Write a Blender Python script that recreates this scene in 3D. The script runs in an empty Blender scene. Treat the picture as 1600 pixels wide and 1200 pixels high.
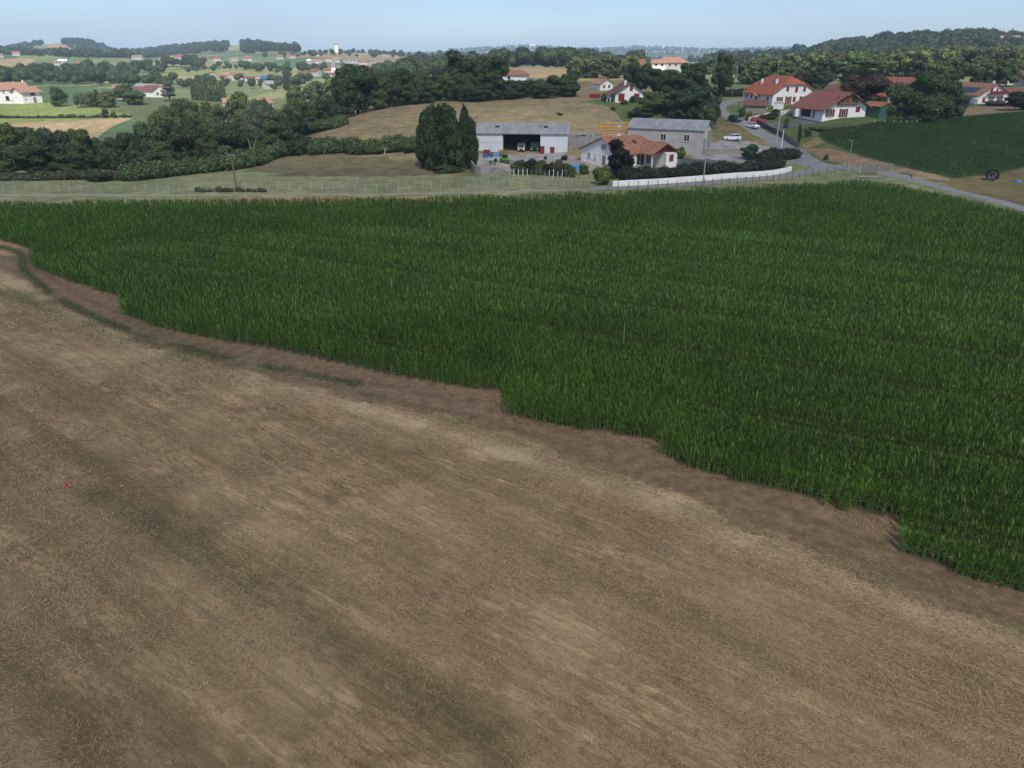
import bpy, math, random
import numpy as np
from math import radians as R, sin, cos, pi, tan, atan2, log, exp, sqrt
from mathutils import Vector, Matrix
# ---------------------------------------------------------------- camera, sky, sun, exposure
SC = bpy.context.scene
COL = SC.collection
CAMH = 21.0
PITCH = R(24.9)
FPX = 1109.0
cam = bpy.data.cameras.new("camera"); camo = bpy.data.objects.new("camera", cam); COL.objects.link(camo)
cam.sensor_width = 36.0; cam.lens = 36.0 * FPX / 1600.0; cam.clip_start = 0.5; cam.clip_end = 40000
camo.location = (0, 0, CAMH); camo.rotation_euler = (pi / 2 - PITCH, 0, 0)
SC.camera = camo
SUN_EL, SUN_AZ = R(50), R(10)          # azimuth measured from -Y (behind the camera) towards +X
to_sun = Vector((sin(SUN_AZ) * cos(SUN_EL), -cos(SUN_AZ) * cos(SUN_EL), sin(SUN_EL)))
w = bpy.data.worlds.new("World"); SC.world = w; w.use_nodes = True
nt = w.node_tree; bg = nt.nodes['Background']
sky = nt.nodes.new('ShaderNodeTexSky'); sky.sky_type = 'NISHITA'; sky.sun_disc = False
sky.sun_elevation = SUN_EL; sky.sun_rotation = atan2(to_sun.x, to_sun.y)
sky.air_density = 1.0; sky.dust_density = 0.6; sky.ozone_density = 2.0; sky.altitude = 100
tnt = nt.nodes.new('ShaderNodeMix'); tnt.data_type = 'RGBA'; tnt.blend_type = 'MULTIPLY'; tnt.inputs[0].default_value = 1; tnt.inputs[7].default_value = (.82, .97, 1.28, 1)
nt.links.new(sky.outputs[0], tnt.inputs[6])
# faint veils of high cloud
wtc = nt.nodes.new('ShaderNodeTexCoord'); wmp = nt.nodes.new('ShaderNodeMapping'); wmp.inputs['Scale'].default_value = (1.2, 1.2, 9)
nt.links.new(wtc.outputs['Generated'], wmp.inputs[0])
wns = nt.nodes.new('ShaderNodeTexNoise'); wns.inputs['Scale'].default_value = 2.2; wns.inputs['Detail'].default_value = 6; nt.links.new(wmp.outputs[0], wns.inputs['Vector'])
wmr = nt.nodes.new('ShaderNodeMapRange'); wmr.inputs[1].default_value = .36; wmr.inputs[2].default_value = .75; wmr.inputs[3].default_value = 0; wmr.inputs[4].default_value = .75; nt.links.new(wns.outputs[0], wmr.inputs[0])
wmx = nt.nodes.new('ShaderNodeMix'); wmx.data_type = 'RGBA'; wmx.inputs[7].default_value = (4.6, 5.6, 6.8, 1); nt.links.new(wmr.outputs[0], wmx.inputs[0]); nt.links.new(tnt.outputs[2], wmx.inputs[6])
nt.links.new(wmx.outputs[2], bg.inputs[0]); bg.inputs[1].default_value = 0.07
sl = bpy.data.lights.new("sun", 'SUN'); sl.energy = 3.2; sl.angle = R(4.0); sl.color = (1, .92, .78)
so = bpy.data.objects.new("sun", sl); COL.objects.link(so)
so.rotation_euler = (-to_sun).to_track_quat('-Z', 'Y').to_euler()
SC.view_settings.view_transform = 'Standard'; SC.view_settings.look = 'None'; SC.view_settings.gamma = 1
SC.view_settings.exposure = 0.68
HAZE = 0.00014
SC.cycles.volume_bounces = 2
rng = np.random.default_rng(7); random.seed(7)

# ---------------------------------------------------------------- helpers: rays and terrain
CT, ST = cos(PITCH), sin(PITCH)
def ray(px, py):
    u = (px - 800) / FPX; v = (600 - py) / FPX
    return u, CT + v * ST, -ST + v * CT
def zat(py, D):
    _, dy, dz = ray(800, py); return CAMH + D * dz / dy
def ctl(px, py, D):
    dx, dy, dz = ray(px, py); t = D / dy
    return (dx * t, D, CAMH + t * dz)
def ctlz(px, D, z):
    zc = D * CT + (CAMH - z) * ST
    return ((px - 800) / FPX * zc, D, z)
C = []
for th in np.linspace(-.75, .75, 11):
    for r_ in (60, 105, 135):
        C.append((r_ * sin(th), r_ * cos(th), 0))
C += [ctlz(-150, 160, -1), ctl(100, 272, 150), ctl(250, 270, 152), ctlz(0, 195, -7), ctlz(200, 195, -7), ctlz(350, 200, -6), ctlz(430, 190, -2.5), ctlz(380, 260, -9), ctlz(480, 260, -3),
      ctlz(380, 400, -9), ctlz(520, 400, -3), ctl(400, 258, 155), ctl(560, 243, 165), ctl(560, 222, 176), ctl(500, 207, 192), ctl(580, 180, 213),
      ctl(700, 190, 200), ctl(700, 163, 235), ctl(820, 158, 240), ctl(920, 156, 240), ctl(600, 170, 232), ctlz(700, 280, 8), ctlz(580, 270, 5), ctlz(820, 280, 8.5),
      ctl(820, 243, 167), ctl(820, 205, 186), ctl(920, 215, 180), ctl(940, 190, 203), ctl(975, 158, 235), ctlz(975, 150, 0), ctl(1060, 240, 168), ctlz(1060, 200, 3.5),
      ctlz(1060, 240, 8.5), ctl(1143, 221, 184), ctl(1215, 225, 186), ctl(1170, 202, 200), ctl(1125, 176, 222), ctl(1145, 157, 255), ctlz(1275, 150, 0.2),
      ctl(1300, 189, 198), ctl(1360, 185, 200), ctl(1215, 166, 228), ctl(1430, 192, 203), ctl(1280, 225, 174), ctl(1400, 235, 160), ctl(1500, 215, 168), ctl(1600, 180, 205),
      ctl(1480, 192, 203), ctl(1525, 162, 258), ctl(1700, 175, 210), ctlz(1550, 138, 0), ctlz(1700, 130, 0), ctlz(1300, 300, 8.5), ctlz(1450, 300, 8), ctlz(1600, 300, 8),
      ctl(150, 207, 300), ctl(220, 192, 325), ctl(30, 210, 300), ctl(100, 187, 345), ctl(100, 165, 410), ctl(30, 159, 428), ctl(-100, 160, 425), ctl(240, 152, 470), ctl(150, 145, 520),
      ctl(100, 136, 560), ctl(60, 122, 700), ctl(50, 103, 900), ctl(50, 90, 1150), ctl(30, 86, 1500), ctlz(60, 2250, 44), ctlz(100, 2300, 51), ctlz(140, 2300, 50), ctlz(-10, 2200, 18), ctlz(22, 2230, 36), ctlz(185, 2400, 8), ctlz(175, 2000, 8), ctlz(-150, 2200, 20),
      ctl(230, 108, 900), ctl(230, 92, 1250), ctlz(230, 2300, 26), ctl(300, 100, 1050), ctl(300, 120, 750), ctl(400, 108, 900), ctl(400, 90, 1300), ctlz(290, 2400, 38), ctlz(340, 2400, 36), ctlz(385, 2200, 45), ctlz(430, 2200, 36), ctlz(475, 2200, 18),
      ctl(420, 131, 650), ctl(450, 118, 780), ctl(500, 104, 950), ctl(480, 92, 1150), ctl(560, 96, 1150), ctl(526, 82, 1450), ctl(590, 84, 1500), ctlz(540, 2200, 12),
      ctlz(620, 420, 2), ctlz(640, 700, 4), ctlz(640, 1200, 10), ctlz(620, 2200, 10), ctlz(700, 400, 7), ctl(820, 114, 470), ctl(915, 128, 320), ctl(940, 142, 285), ctl(840, 106, 560), ctlz(900, 420, 8),
      ctlz(800, 800, 8), ctlz(800, 1500, 4), ctlz(1000, 400, 10), ctlz(1000, 800, 6), ctlz(1000, 1800, 4), ctlz(1200, 400, 9), ctlz(1200, 750, 6), ctlz(1200, 1800, 5),
      ctlz(1330, 500, 11), ctlz(1500, 500, 12), ctlz(1290, 900, 20), ctlz(1400, 900, 31), ctlz(1550, 900, 33), ctlz(1700, 900, 34), ctlz(1400, 1500, 22), ctlz(1600, 1500, 25), ctlz(1600, 550, 13),
      ctlz(-200, 5500, 30), ctlz(300, 5500, 25), ctlz(600, 5500, 36), ctlz(720, 5500, 46), ctlz(835, 5500, 72), ctlz(915, 5500, 44), ctlz(1000, 5500, 68), ctlz(1110, 5500, 42), ctlz(1210, 5500, 60), ctlz(1300, 5500, 40), ctlz(1600, 5500, 30),
      ctlz(850, 3500, 10), ctlz(1050, 3500, 10), ctlz(600, 3500, 10), ctlz(300, 3500, 20), ctlz(1200, 3500, 18), ctlz(1500, 3500, 20),
      ctlz(-200, 8500, 0), ctlz(300, 8500, 0), ctlz(800, 8500, 0), ctlz(1200, 8500, 0), ctlz(1700, 8500, 0)]
C = np.array(C)
def feat(x, y):
    th = np.clip(np.arctan2(x, y), -.78, .78); r_ = np.maximum(np.hypot(x, y), 20)
    return np.stack([th * 2.2, np.log(r_)], -1)
def _phi(d2): return 0.5 * d2 * np.log(d2 + 1e-12)
FC = feat(C[:, 0], C[:, 1]); nC = len(C)
K = _phi(((FC[:, None] - FC[None]) ** 2).sum(-1)) + np.eye(nC) * 0.0008
Pm = np.concatenate([np.ones((nC, 1)), FC], 1)
Am = np.block([[K, Pm], [Pm.T, np.zeros((3, 3))]])
sol = np.linalg.solve(Am, np.concatenate([C[:, 2], np.zeros(3)]))
def zg(x, y):
    x = np.asarray(x, float); y = np.asarray(y, float); sh = x.shape
    x = x.ravel(); y = y.ravel(); out = np.empty(len(x))
    for i in range(0, len(x), 40000):
        f = feat(x[i:i + 40000], y[i:i + 40000])
        k = _phi(((f[:, None] - FC[None]) ** 2).sum(-1))
        out[i:i + 40000] = k @ sol[:nC] + sol[nC] + f @ sol[nC + 1:]
    r_ = np.hypot(x, y); s = np.clip((r_ - 118) / 32, 0, 1); s = s * s * (3 - 2 * s)
    s2 = np.clip((y / np.maximum(r_, 1e-6) + .2) / .6, 0, 1)
    return (out * s * s2).reshape(sh)
def gz(x, y): return float(zg(np.array([x]), np.array([y]))[0])
TS = np.exp(np.linspace(log(14), log(9000), 900))
def gp(px, py):
    dx, dy, dz = ray(px, py); t = TS / dy
    h = CAMH + t * dz - zg(dx * t, dy * t)
    i = np.argmax(h < 0)
    if h[i] >= 0: i = len(TS) - 1
    a = h[i - 1] / (h[i - 1] - h[i]) if i > 0 and h[i] < 0 else 0
    tt = t[i - 1] + a * (t[i] - t[i - 1])
    return (dx * tt, dy * tt)
def wp(px, D):
    x = (px - 800) / FPX * (D * CT + CAMH * ST)
    for _ in range(2):
        z = gz(x, D); x = (px - 800) / FPX * (D * CT + (CAMH - z) * ST)
    return (x, D)
def flatp(px, py, z=0.0):
    dx, dy, dz = ray(px, py); t = (z - CAMH) / dz; return (dx * t, dy * t)

# ---------------------------------------------------------------- helpers: tagging, meshes
def tag(o, label=None, cat=None, group=None, kind=None):
    if label: o['label'] = label
    if cat: o['category'] = cat
    if group: o['group'] = group
    if kind: o['kind'] = kind
    return o
def empty(name, loc, rz=0.0, label=None, cat=None, group=None):
    o = bpy.data.objects.new(name, None); COL.objects.link(o); o.location = loc; o.rotation_euler = (0, 0, rz)
    o.empty_display_size = .3
    return tag(o, label, cat, group)
def npmesh(name, V, F, mat, attrs=None, smooth=False):
    V = np.asarray(V, np.float32); F = np.asarray(F, np.int32); k = F.shape[1]
    me = bpy.data.meshes.new(name)
    me.vertices.add(len(V)); me.vertices.foreach_set('co', V.ravel())
    me.loops.add(F.size); me.loops.foreach_set('vertex_index', F.ravel())
    me.polygons.add(len(F)); me.polygons.foreach_set('loop_start', np.arange(0, F.size, k, dtype=np.int32))
    me.polygons.foreach_set('loop_total', np.full(len(F), k, np.int32))
    if smooth: me.polygons.foreach_set('use_smooth', np.ones(len(F), bool))
    me.update(calc_edges=True)
    if attrs:
        for n_, (ty, arr) in attrs.items():
            a = me.attributes.new(n_, ty, 'POINT')
            a.data.foreach_set('color' if ty == 'FLOAT_COLOR' else 'value', np.asarray(arr, np.float32).ravel())
    if mat: me.materials.append(mat)
    return me
def link(name, me, parent=None, label=None, cat=None, group=None, kind=None, loc=None):
    o = bpy.data.objects.new(name, me); COL.objects.link(o)
    if parent: o.parent = parent
    if loc: o.location = loc
    return tag(o, label, cat, group, kind)
class MB:
    def __init__(s): s.v = []; s.f = []
    def add(s, vs, fs):
        n = len(s.v); s.v += [tuple(p) for p in vs]; s.f += [tuple(i + n for i in f) for f in fs]; return s
    def box(s, x0, x1, y0, y1, z0, z1):
        return s.add([(x0, y0, z0), (x1, y0, z0), (x1, y1, z0), (x0, y1, z0), (x0, y0, z1), (x1, y0, z1), (x1, y1, z1), (x0, y1, z1)],
                     [(0, 3, 2, 1), (4, 5, 6, 7), (0, 1, 5, 4), (1, 2, 6, 5), (2, 3, 7, 6), (3, 0, 4, 7)])
    def obox(s, o, du, dn, u0, u1, d0, d1, z0, z1):
        o = Vector(o); du = Vector(du); dn = Vector(dn); Z = Vector((0, 0, 1))
        P = lambda u, d, z: o + du * u + dn * d + Z * z
        return s.add([P(u0, d1, z0), P(u1, d1, z0), P(u1, d0, z0), P(u0, d0, z0), P(u0, d1, z1), P(u1, d1, z1), P(u1, d0, z1), P(u0, d0, z1)],
                     [(0, 3, 2, 1), (4, 5, 6, 7), (0, 1, 5, 4), (1, 2, 6, 5), (2, 3, 7, 6), (3, 0, 4, 7)])
    def tube(s, p0, p1, r0, r1=None, n=8, caps=True):
        r1 = r0 if r1 is None else r1
        p0 = Vector(p0); p1 = Vector(p1); d = (p1 - p0).normalized(); a = d.orthogonal().normalized(); b = d.cross(a)
        vs = [p0 + (a * cos(2 * pi * i / n) + b * sin(2 * pi * i / n)) * r0 for i in range(n)] + [p1 + (a * cos(2 * pi * i / n) + b * sin(2 * pi * i / n)) * r1 for i in range(n)]
        fs = [(i, (i + 1) % n, n + (i + 1) % n, n + i) for i in range(n)]
        if caps: fs += [tuple(range(n - 1, -1, -1)), tuple(range(n, 2 * n))]
        return s.add(vs, fs)
    def prism(s, prof, x0, x1, axis='x'):
        n = len(prof)
        if axis == 'x': vs = [(x0, a, b) for a, b in prof] + [(x1, a, b) for a, b in prof]
        elif axis == 'y': vs = [(a, x0, b) for a, b in prof] + [(a, x1, b) for a, b in prof]
        else: vs = [(a, b, x0) for a, b in prof] + [(a, b, x1) for a, b in prof]
        return s.add(vs, [tuple(range(n - 1, -1, -1)), tuple(range(n, 2 * n))] + [(i, (i + 1) % n, n + (i + 1) % n, n + i) for i in range(n)])
    def build(s, name, mat, parent=None, label=None, bevel=0, smooth=False, kind=None, cat=None, group=None):
        me = bpy.data.meshes.new(name); me.from_pydata(s.v, [], s.f); me.validate(); me.update()
        me.materials.append(mat)
        import bmesh
        b = bmesh.new(); b.from_mesh(me); bmesh.ops.recalc_face_normals(b, faces=b.faces); b.to_mesh(me); b.free()
        if smooth: me.polygons.foreach_set('use_smooth', [True] * len(me.polygons))
        o = link(name, me, parent, label, cat, group, kind)
        if bevel:
            m = o.modifiers.new('bevel', 'BEVEL'); m.width = bevel; m.segments = 2; m.limit_method = 'ANGLE'
        return o

# ---------------------------------------------------------------- materials
MATS = {}
def pm(name, col, rough=.8, var=.18, scale=2.0, bump=0.0, metal=0.0, spec=.3, stretch=(1, 1, 1), detail=5, tint=None):
    if name in MATS: return MATS[name]
    m = bpy.data.materials.new(name); m.use_nodes = True; n = m.node_tree.nodes; L = m.node_tree.links
    p = n['Principled BSDF']; p.inputs['Roughness'].default_value = rough; p.inputs['Metallic'].default_value = metal
    p.inputs['Specular IOR Level'].default_value = spec
    tc = n.new('ShaderNodeTexCoord'); mp = n.new('ShaderNodeMapping'); mp.inputs['Scale'].default_value = stretch
    L.new(tc.outputs['Object'], mp.inputs[0])
    ns = n.new('ShaderNodeTexNoise'); ns.inputs['Scale'].default_value = scale; ns.inputs['Detail'].default_value = detail; ns.inputs['Roughness'].default_value = .65
    L.new(mp.outputs[0], ns.inputs['Vector'])
    cr = n.new('ShaderNodeValToRGB'); e = cr.color_ramp.elements
    dk = [c * (1 - var * 1.6) for c in col]; lt = [min(1, c * (1 + var)) for c in col]
    if tint: dk = list(tint)
    e[0].position = .3; e[0].color = (*dk, 1); e[1].position = .7; e[1].color = (*lt, 1)
    L.new(ns.outputs[0], cr.inputs[0]); L.new(cr.outputs[0], p.inputs['Base Color'])
    if bump:
        b = n.new('ShaderNodeBump'); b.inputs['Strength'].default_value = 1; b.inputs['Distance'].default_value = bump
        L.new(ns.outputs[0], b.inputs['Height']); L.new(b.outputs[0], p.inputs['Normal'])
    MATS[name] = m; return m
def tile_mat(name, col, col2):
    m = pm(name, col, .85, .25, 1.3, 0, tint=col2); n = m.node_tree.nodes; L = m.node_tree.links
    if 'tiles' in n: return m
    tc = n.new('ShaderNodeTexCoord'); tc.name = 'tiles'
    wv = n.new('ShaderNodeTexWave'); wv.wave_type = 'BANDS'; wv.bands_direction = 'X'; wv.inputs['Scale'].default_value = 1.3; wv.inputs['Distortion'].default_value = .6
    wv.inputs['Detail'].default_value = 2
    L.new(tc.outputs['Object'], wv.inputs['Vector'])
    vo = n.new('ShaderNodeTexVoronoi'); vo.inputs['Scale'].default_value = 3.2
    L.new(tc.outputs['Object'], vo.inputs['Vector'])
    mx = n.new('ShaderNodeMix'); mx.data_type = 'RGBA'; mx.blend_type = 'MULTIPLY'; mx.inputs[0].default_value = .45
    src = [l for l in L if l.to_socket == n['Principled BSDF'].inputs['Base Color']][0].from_socket
    bw = n.new('ShaderNodeMapRange'); bw.inputs[3].default_value = .55; bw.inputs[4].default_value = 1.25
    L.new(vo.outputs['Color'], bw.inputs[0])
    L.new(src, mx.inputs[6]); L.new(bw.outputs[0], mx.inputs[7]); L.new(mx.outputs[2], n['Principled BSDF'].inputs['Base Color'])
    b = n.new('ShaderNodeBump'); b.inputs['Distance'].default_value = .06; L.new(wv.outputs[1], b.inputs['Height']); L.new(b.outputs[0], n['Principled BSDF'].inputs['Normal'])
    return m
M = dict(
    white=pm('white_render', (.82, .81, .79), .85, .05, .6, .004, tint=(.70, .69, .66)),
    farwall=pm('far_render', (.52, .50, .47), .85, .12, .3),  # farwall: duller wall tone for the distant houses
    cream=pm('cream_render', (.62, .56, .45), .85, .1, .6, .004),
    concrete=pm('concrete', (.34, .33, .32), .9, .2, 1.5, .01), grey_wall=pm('grey_cement', (.40, .38, .36), .9, .12, .5, .004),
    block=pm('block_wall', (.27, .27, .27), .9, .25, 2.2, .02), stone=pm('rubble_stone', (.30, .27, .23), .9, .4, 5, .05),
    fibro=pm('fibre_cement', (.27, .27, .28), .9, .2, .8, .01, stretch=(1, .25, 1)), dark_tile=tile_mat('old_tiles', (.20, .095, .07), (.10, .055, .045)),
    tile=tile_mat('orange_tiles', (.36, .165, .10), (.20, .095, .062)), tile_red=tile_mat('red_tiles', (.40, .12, .062), (.25, .075, .045)), tile_brown=tile_mat('brown_tiles', (.27, .10, .07), (.16, .07, .05)), tile_pale=tile_mat('pale_tiles', (.42, .23, .16), (.29, .155, .11)),
    red=pm('basque_red', (.20, .022, .028), .6, .15, 3), timber=pm('timber', (.19, .12, .07), .8, .3, 4, .01, stretch=(6, 6, .6)), grey_wood=pm('grey_wood', (.20, .18, .16), .9, .3, 5, .01, stretch=(5, 5, .5)),
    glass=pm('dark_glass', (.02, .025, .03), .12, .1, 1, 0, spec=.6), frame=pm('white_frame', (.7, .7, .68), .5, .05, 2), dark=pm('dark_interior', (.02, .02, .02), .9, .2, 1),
    black=pm('black_rubber', (.018, .018, .018), .8, .2, 6), metal=pm('galvanised', (.42, .44, .46), .45, .12, 4, 0, .7), steel=pm('grey_steel', (.28, .30, .32), .5, .15, 3, 0, .4),
    yellow=pm('crane_yellow', (.60, .30, .02), .5, .15, 2), green=pm('machine_green', (.06, .42, .03), .4, .15, 2), teal=pm('teal_paint', (.03, .25, .20), .45, .15, 2), turq=pm('turquoise', (.12, .45, .40), .5, .1, 2),
    carwhite=pm('car_white', (.75, .76, .78), .25, .03, 1, 0, spec=.6), cardark=pm('car_dark', (.025, .035, .035), .25, .05, 1, 0, spec=.6), carred=pm('car_red', (.42, .03, .04), .3, .05, 1, 0, spec=.6),
    blue=pm('blue_plastic', (.05, .13, .30), .5, .1, 3), lightblue=pm('sky_blue_tarp', (.08, .30, .62), .5, .1, 3), orange=pm('orange_wood', (.40, .20, .09), .8, .25, 4),
    lens=pm('lamp_lens', (.7, .7, .7), .1, .02, 1, 0, spec=.8), tail=pm('tail_lens', (.4, .02, .02), .2, .02, 1), solar=pm('solar_glass', (.018, .02, .032), .15, .1, 2, 0, spec=.7), greenwall=pm('green_boards', (.05, .12, .085), .8, .2, 2, 0, stretch=(8, 8, .5)),
    canvas=pm('dark_canvas', (.03, .035, .045), .8, .15, 2), bark=pm('bark', (.10, .085, .065), .95, .35, 3, .03, stretch=(2, 2, .4)), deadwood=pm('dead_wood', (.38, .35, .30), .9, .2, 3), soil=pm('soil_heap', (.30, .20, .13), .95, .25, 2, .03),
    postwood=pm('post_wood', (.40, .38, .34), .95, .3, 6, .005), paint_door=pm('steel_blue_door', (.22, .26, .30), .5, .1, 1), road=pm('asphalt', (.215, .212, .21), .9, .14, .35, .004, detail=8), gravel=pm('gravel_track', (.29, .26, .21), .95, .2, 1.2, .01),
    redcloth=pm('red_cloth', (.55, .01, .03), .7, .1, 4))
def leaf_mat(name, hue=0.0, trans=.22):
    m = bpy.data.materials.new(name); m.use_nodes = True; n = m.node_tree.nodes; L = m.node_tree.links
    p = n['Principled BSDF']; p.inputs['Roughness'].default_value = .55; p.inputs['Specular IOR Level'].default_value = .25
    oi = n.new('ShaderNodeObjectInfo'); at = n.new('ShaderNodeAttribute'); at.attribute_name = 'rnd'
    tc = n.new('ShaderNodeTexCoord'); ns = n.new('ShaderNodeTexNoise'); ns.inputs['Scale'].default_value = .55; ns.inputs['Detail'].default_value = 3
    L.new(tc.outputs['Object'], ns.inputs['Vector'])
    ad = n.new('ShaderNodeMath'); ad.operation = 'MULTIPLY_ADD'; ad.inputs[1].default_value = 1.0
    L.new(at.outputs['Fac'], ad.inputs[0])
    mr = n.new('ShaderNodeMapRange'); mr.inputs[1].default_value = .3; mr.inputs[2].default_value = .7; mr.inputs[3].default_value = .25; mr.inputs[4].default_value = .85
    L.new(ns.outputs[0], mr.inputs[0]); L.new(mr.outputs[0], ad.inputs[2])
    hs = n.new('ShaderNodeHueSaturation'); L.new(oi.outputs['Color'], hs.inputs['Color']); L.new(ad.outputs[0], hs.inputs['Value'])
    hr = n.new('ShaderNodeMapRange'); hr.inputs[3].default_value = .485; hr.inputs[4].default_value = .525; L.new(at.outputs['Fac'], hr.inputs[0])
    hr.inputs[3].default_value += hue; L.new(hr.outputs[0], hs.inputs['Hue'])
    L.new(hs.outputs[0], p.inputs['Base Color'])
    tr = n.new('ShaderNodeBsdfTranslucent'); L.new(hs.outputs[0], tr.inputs['Color'])
    mx = n.new('ShaderNodeMixShader'); mx.inputs[0].default_value = trans
    L.new(p.outputs[0], mx.inputs[1]); L.new(tr.outputs[0], mx.inputs[2]); L.new(mx.outputs[0], n['Material Output'].inputs[0])
    return m
M['leaf'] = leaf_mat('foliage')

# ---------------------------------------------------------------- ground sheet
def in_poly(x, y, poly):
    poly = np.array(poly); n_ = len(poly); c = np.zeros(x.shape, bool); j = n_ - 1
    for i in range(n_):
        xi, yi = poly[i]; xj, yj = poly[j]
        if yi != yj:
            t = ((yi > y) != (yj > y)) & (x < (xj - xi) * (y - yi) / (yj - yi) + xi)
            c ^= t
        j = i
    return c
def dist_line(x, y, pts):
    d = np.full(x.shape, 1e9)
    for (ax, ay), (bx, by) in zip(pts[:-1], pts[1:]):
        vx, vy = bx - ax, by - ay; t = np.clip(((x - ax) * vx + (y - ay) * vy) / (vx * vx + vy * vy + 1e-9), 0, 1)
        d = np.minimum(d, np.hypot(x - ax - t * vx, y - ay - t * vy))
    return d
def vnoise(x, y, s, seed=0):            # smooth value noise
    x = x / s + seed * 17.3; y = y / s - seed * 9.1
    xi = np.floor(x).astype(int); yi = np.floor(y).astype(int); fx = x - xi; fy = y - yi
    fx = fx * fx * (3 - 2 * fx); fy = fy * fy * (3 - 2 * fy)
    def h(a, b):
        n_ = (a * 374761393 + b * 668265263 + seed * 362437) & 0xffffffff; n_ = ((n_ ^ (n_ >> 13)) * 1274126177) & 0xffffffff
        return ((n_ ^ (n_ >> 16)) & 0xffff) / 65535.0
    return (h(xi, yi) * (1 - fx) + h(xi + 1, yi) * fx) * (1 - fy) + (h(xi, yi + 1) * (1 - fx) + h(xi + 1, yi + 1) * fx) * fy
# crop outline (ground positions of the near, stepped edge)
near_edge = [(-260, 330), (-60, 362), (0, 376), (52, 392), (48, 418), (110, 442), (188, 466), (190, 494), (260, 518), (400, 543), (600, 586), (700, 604), (785, 614), (788, 650), (900, 672), (1030, 692), (1032, 716), (1130, 752), (1250, 782), (1320, 800), (1402, 815), (1404, 868), (1500, 902), (1600, 930), (1760, 975)]
NE = [flatp(*p) for p in near_edge]
far_edge = [(1900, 400), (1600, 326), (1500, 305), (1400, 284), (1330, 277), (1240, 282), (1100, 289), (1000, 293), (860, 297), (640, 304), (300, 308), (0, 310), (-260, 313)]
FE = [flatp(px, py, 1.45) for px, py in far_edge]
CORN = NE + FE
ths = np.concatenate([np.linspace(-pi + .01, -.78, 30)[:-1], np.linspace(-.78, .78, 860), np.linspace(.78, pi - .01, 30)[1:]])
rs = np.concatenate([np.linspace(.01, 12, 4), np.exp(np.arange(log(13), log(100), .011)), np.exp(np.arange(log(100), log(450), .004)), np.exp(np.arange(log(450), log(9500), .0105))])
TH, RR = np.meshgrid(ths, rs); GX = RR * np.sin(TH); GY = RR * np.cos(TH); GZ = zg(GX, GY)
GZ = GZ + (vnoise(GX, GY, 3.1, 1) - .5) * .08 * (RR < 130) + (vnoise(GX, GY, .9, 2) - .5) * .025 * (RR < 90)
nr, nc = GX.shape
V = np.stack([GX, GY, GZ], -1).reshape(-1, 3)
ii = np.arange(nr - 1)[:, None] * nc + np.arange(nc - 1)[None]
F = np.stack([ii, ii + nc, ii + nc + 1, ii + 1], -1).reshape(-1, 4)
wrap = np.arange(nr - 1) * nc + nc - 1
F = np.concatenate([F, np.stack([wrap, wrap + nc, np.arange(nr - 1) * nc + nc, np.arange(nr - 1) * nc], -1)])
x, y = V[:, 0], V[:, 1]; rr = np.hypot(x, y)
col = np.zeros((len(V), 4)); col[:, 3] = 1
n1 = vnoise(x, y, 60, 3)[:, None]; n2 = vnoise(x, y, 17, 4)[:, None]
col[:, :3] = np.array([.15, .17, .08]) * (.7 + .6 * n1)
far = rr > 520
# far country: a patchwork of crops, hay and pasture
cell = (np.floor((x + 60 * vnoise(x, y, 300, 8)) / 170) * 7 + np.floor((y + 80 * vnoise(x, y, 260, 9)) / 260) * 13).astype(int) % 6
pal = np.array([[.17, .21, .10], [.26, .27, .14], [.11, .16, .08], [.32, .27, .16], [.20, .23, .12], [.09, .14, .07]])
col[far, :3] = pal[cell[far]] * (.85 + .3 * n2[far])
fm = rr > 2600
col[fm, :3] = (np.array([.055, .085, .04]) * (1 - (vnoise(x, y, 420, 11) > .62)[:, None]) + np.array([.20, .20, .10]) * (vnoise(x, y, 420, 11) > .62)[:, None])[fm]
def paint(poly, c, conv=True, jit=.25, edge=0):
    P = [gp(*p) if len(p) == 2 else wp(p[0], p[1]) for p in poly] if conv else poly
    xx, yy = (x, y) if not edge else (x + edge * (vnoise(x, y, 2.2, 31) + vnoise(x, y, 6, 33) - 1), y + 2 * edge * (vnoise(x, y, 2.2, 32) + vnoise(x, y, 6, 34) - 1))
    k = in_poly(xx, yy, P)
    col[k, :3] = np.array(c) * (1 - jit / 2 + jit * n2[k])
HILL = (.255, .205, .112); MEAD = (.215, .225, .115); SCRUB = (.165, .145, .078); LAWN = (.095, .13, .045)
paint([(-200, 120), (1900, 120), wp(1900, 128) and (1900, 128, 0), (1900, 480, 0), (-300, 480, 0)] if False else [(-95, 100), (150, 100), (190, 200), (-190, 200)], MEAD, False)
k = (y > 100) & (y < 300) & (x > -85) & (x < 52) & (GZ.reshape(-1) > -2); col[k, :3] = np.array(HILL) * (.8 + .4 * n1[k])
k = (y > 100) & (y < 152 + 10 * vnoise(x, y, 30, 5)); col[k, :3] = np.array(MEAD) * (.75 + .25 * n1[k] + .25 * n2[k])
paint([(380, 268), (430, 248), (480, 242), (640, 246), (745, 262), (745, 272), (560, 276), (440, 276)], SCRUB, edge=2, jit=.6)
paint([(905, 158), (955, 168), (985, 206), (1120, 206), (1120, 160), (1130, 150), (1000, 150)], LAWN, edge=1)
paint([(1100, 280), (1270, 262), (1240, 235), (1180, 195), (1128, 165), (1200, 160), (1350, 165), (1500, 160), (1750, 165), (1750, 200), (1400, 240), (1290, 262)], LAWN, edge=1.5)
paint([(1110, 232), (1125, 180), (1150, 196), (1215, 228), (1170, 221)], (.15, .125, .06), edge=1.5, jit=.6)
paint([(1250, 232), (1300, 222), (1330, 240), (1390, 262), (1460, 283), (1600, 330), (1700, 345), (1700, 300), (1620, 262), (1560, 262), (1430, 262), (1280, 212)], (.17, .14, .065), edge=1.5, jit=.5)
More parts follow.
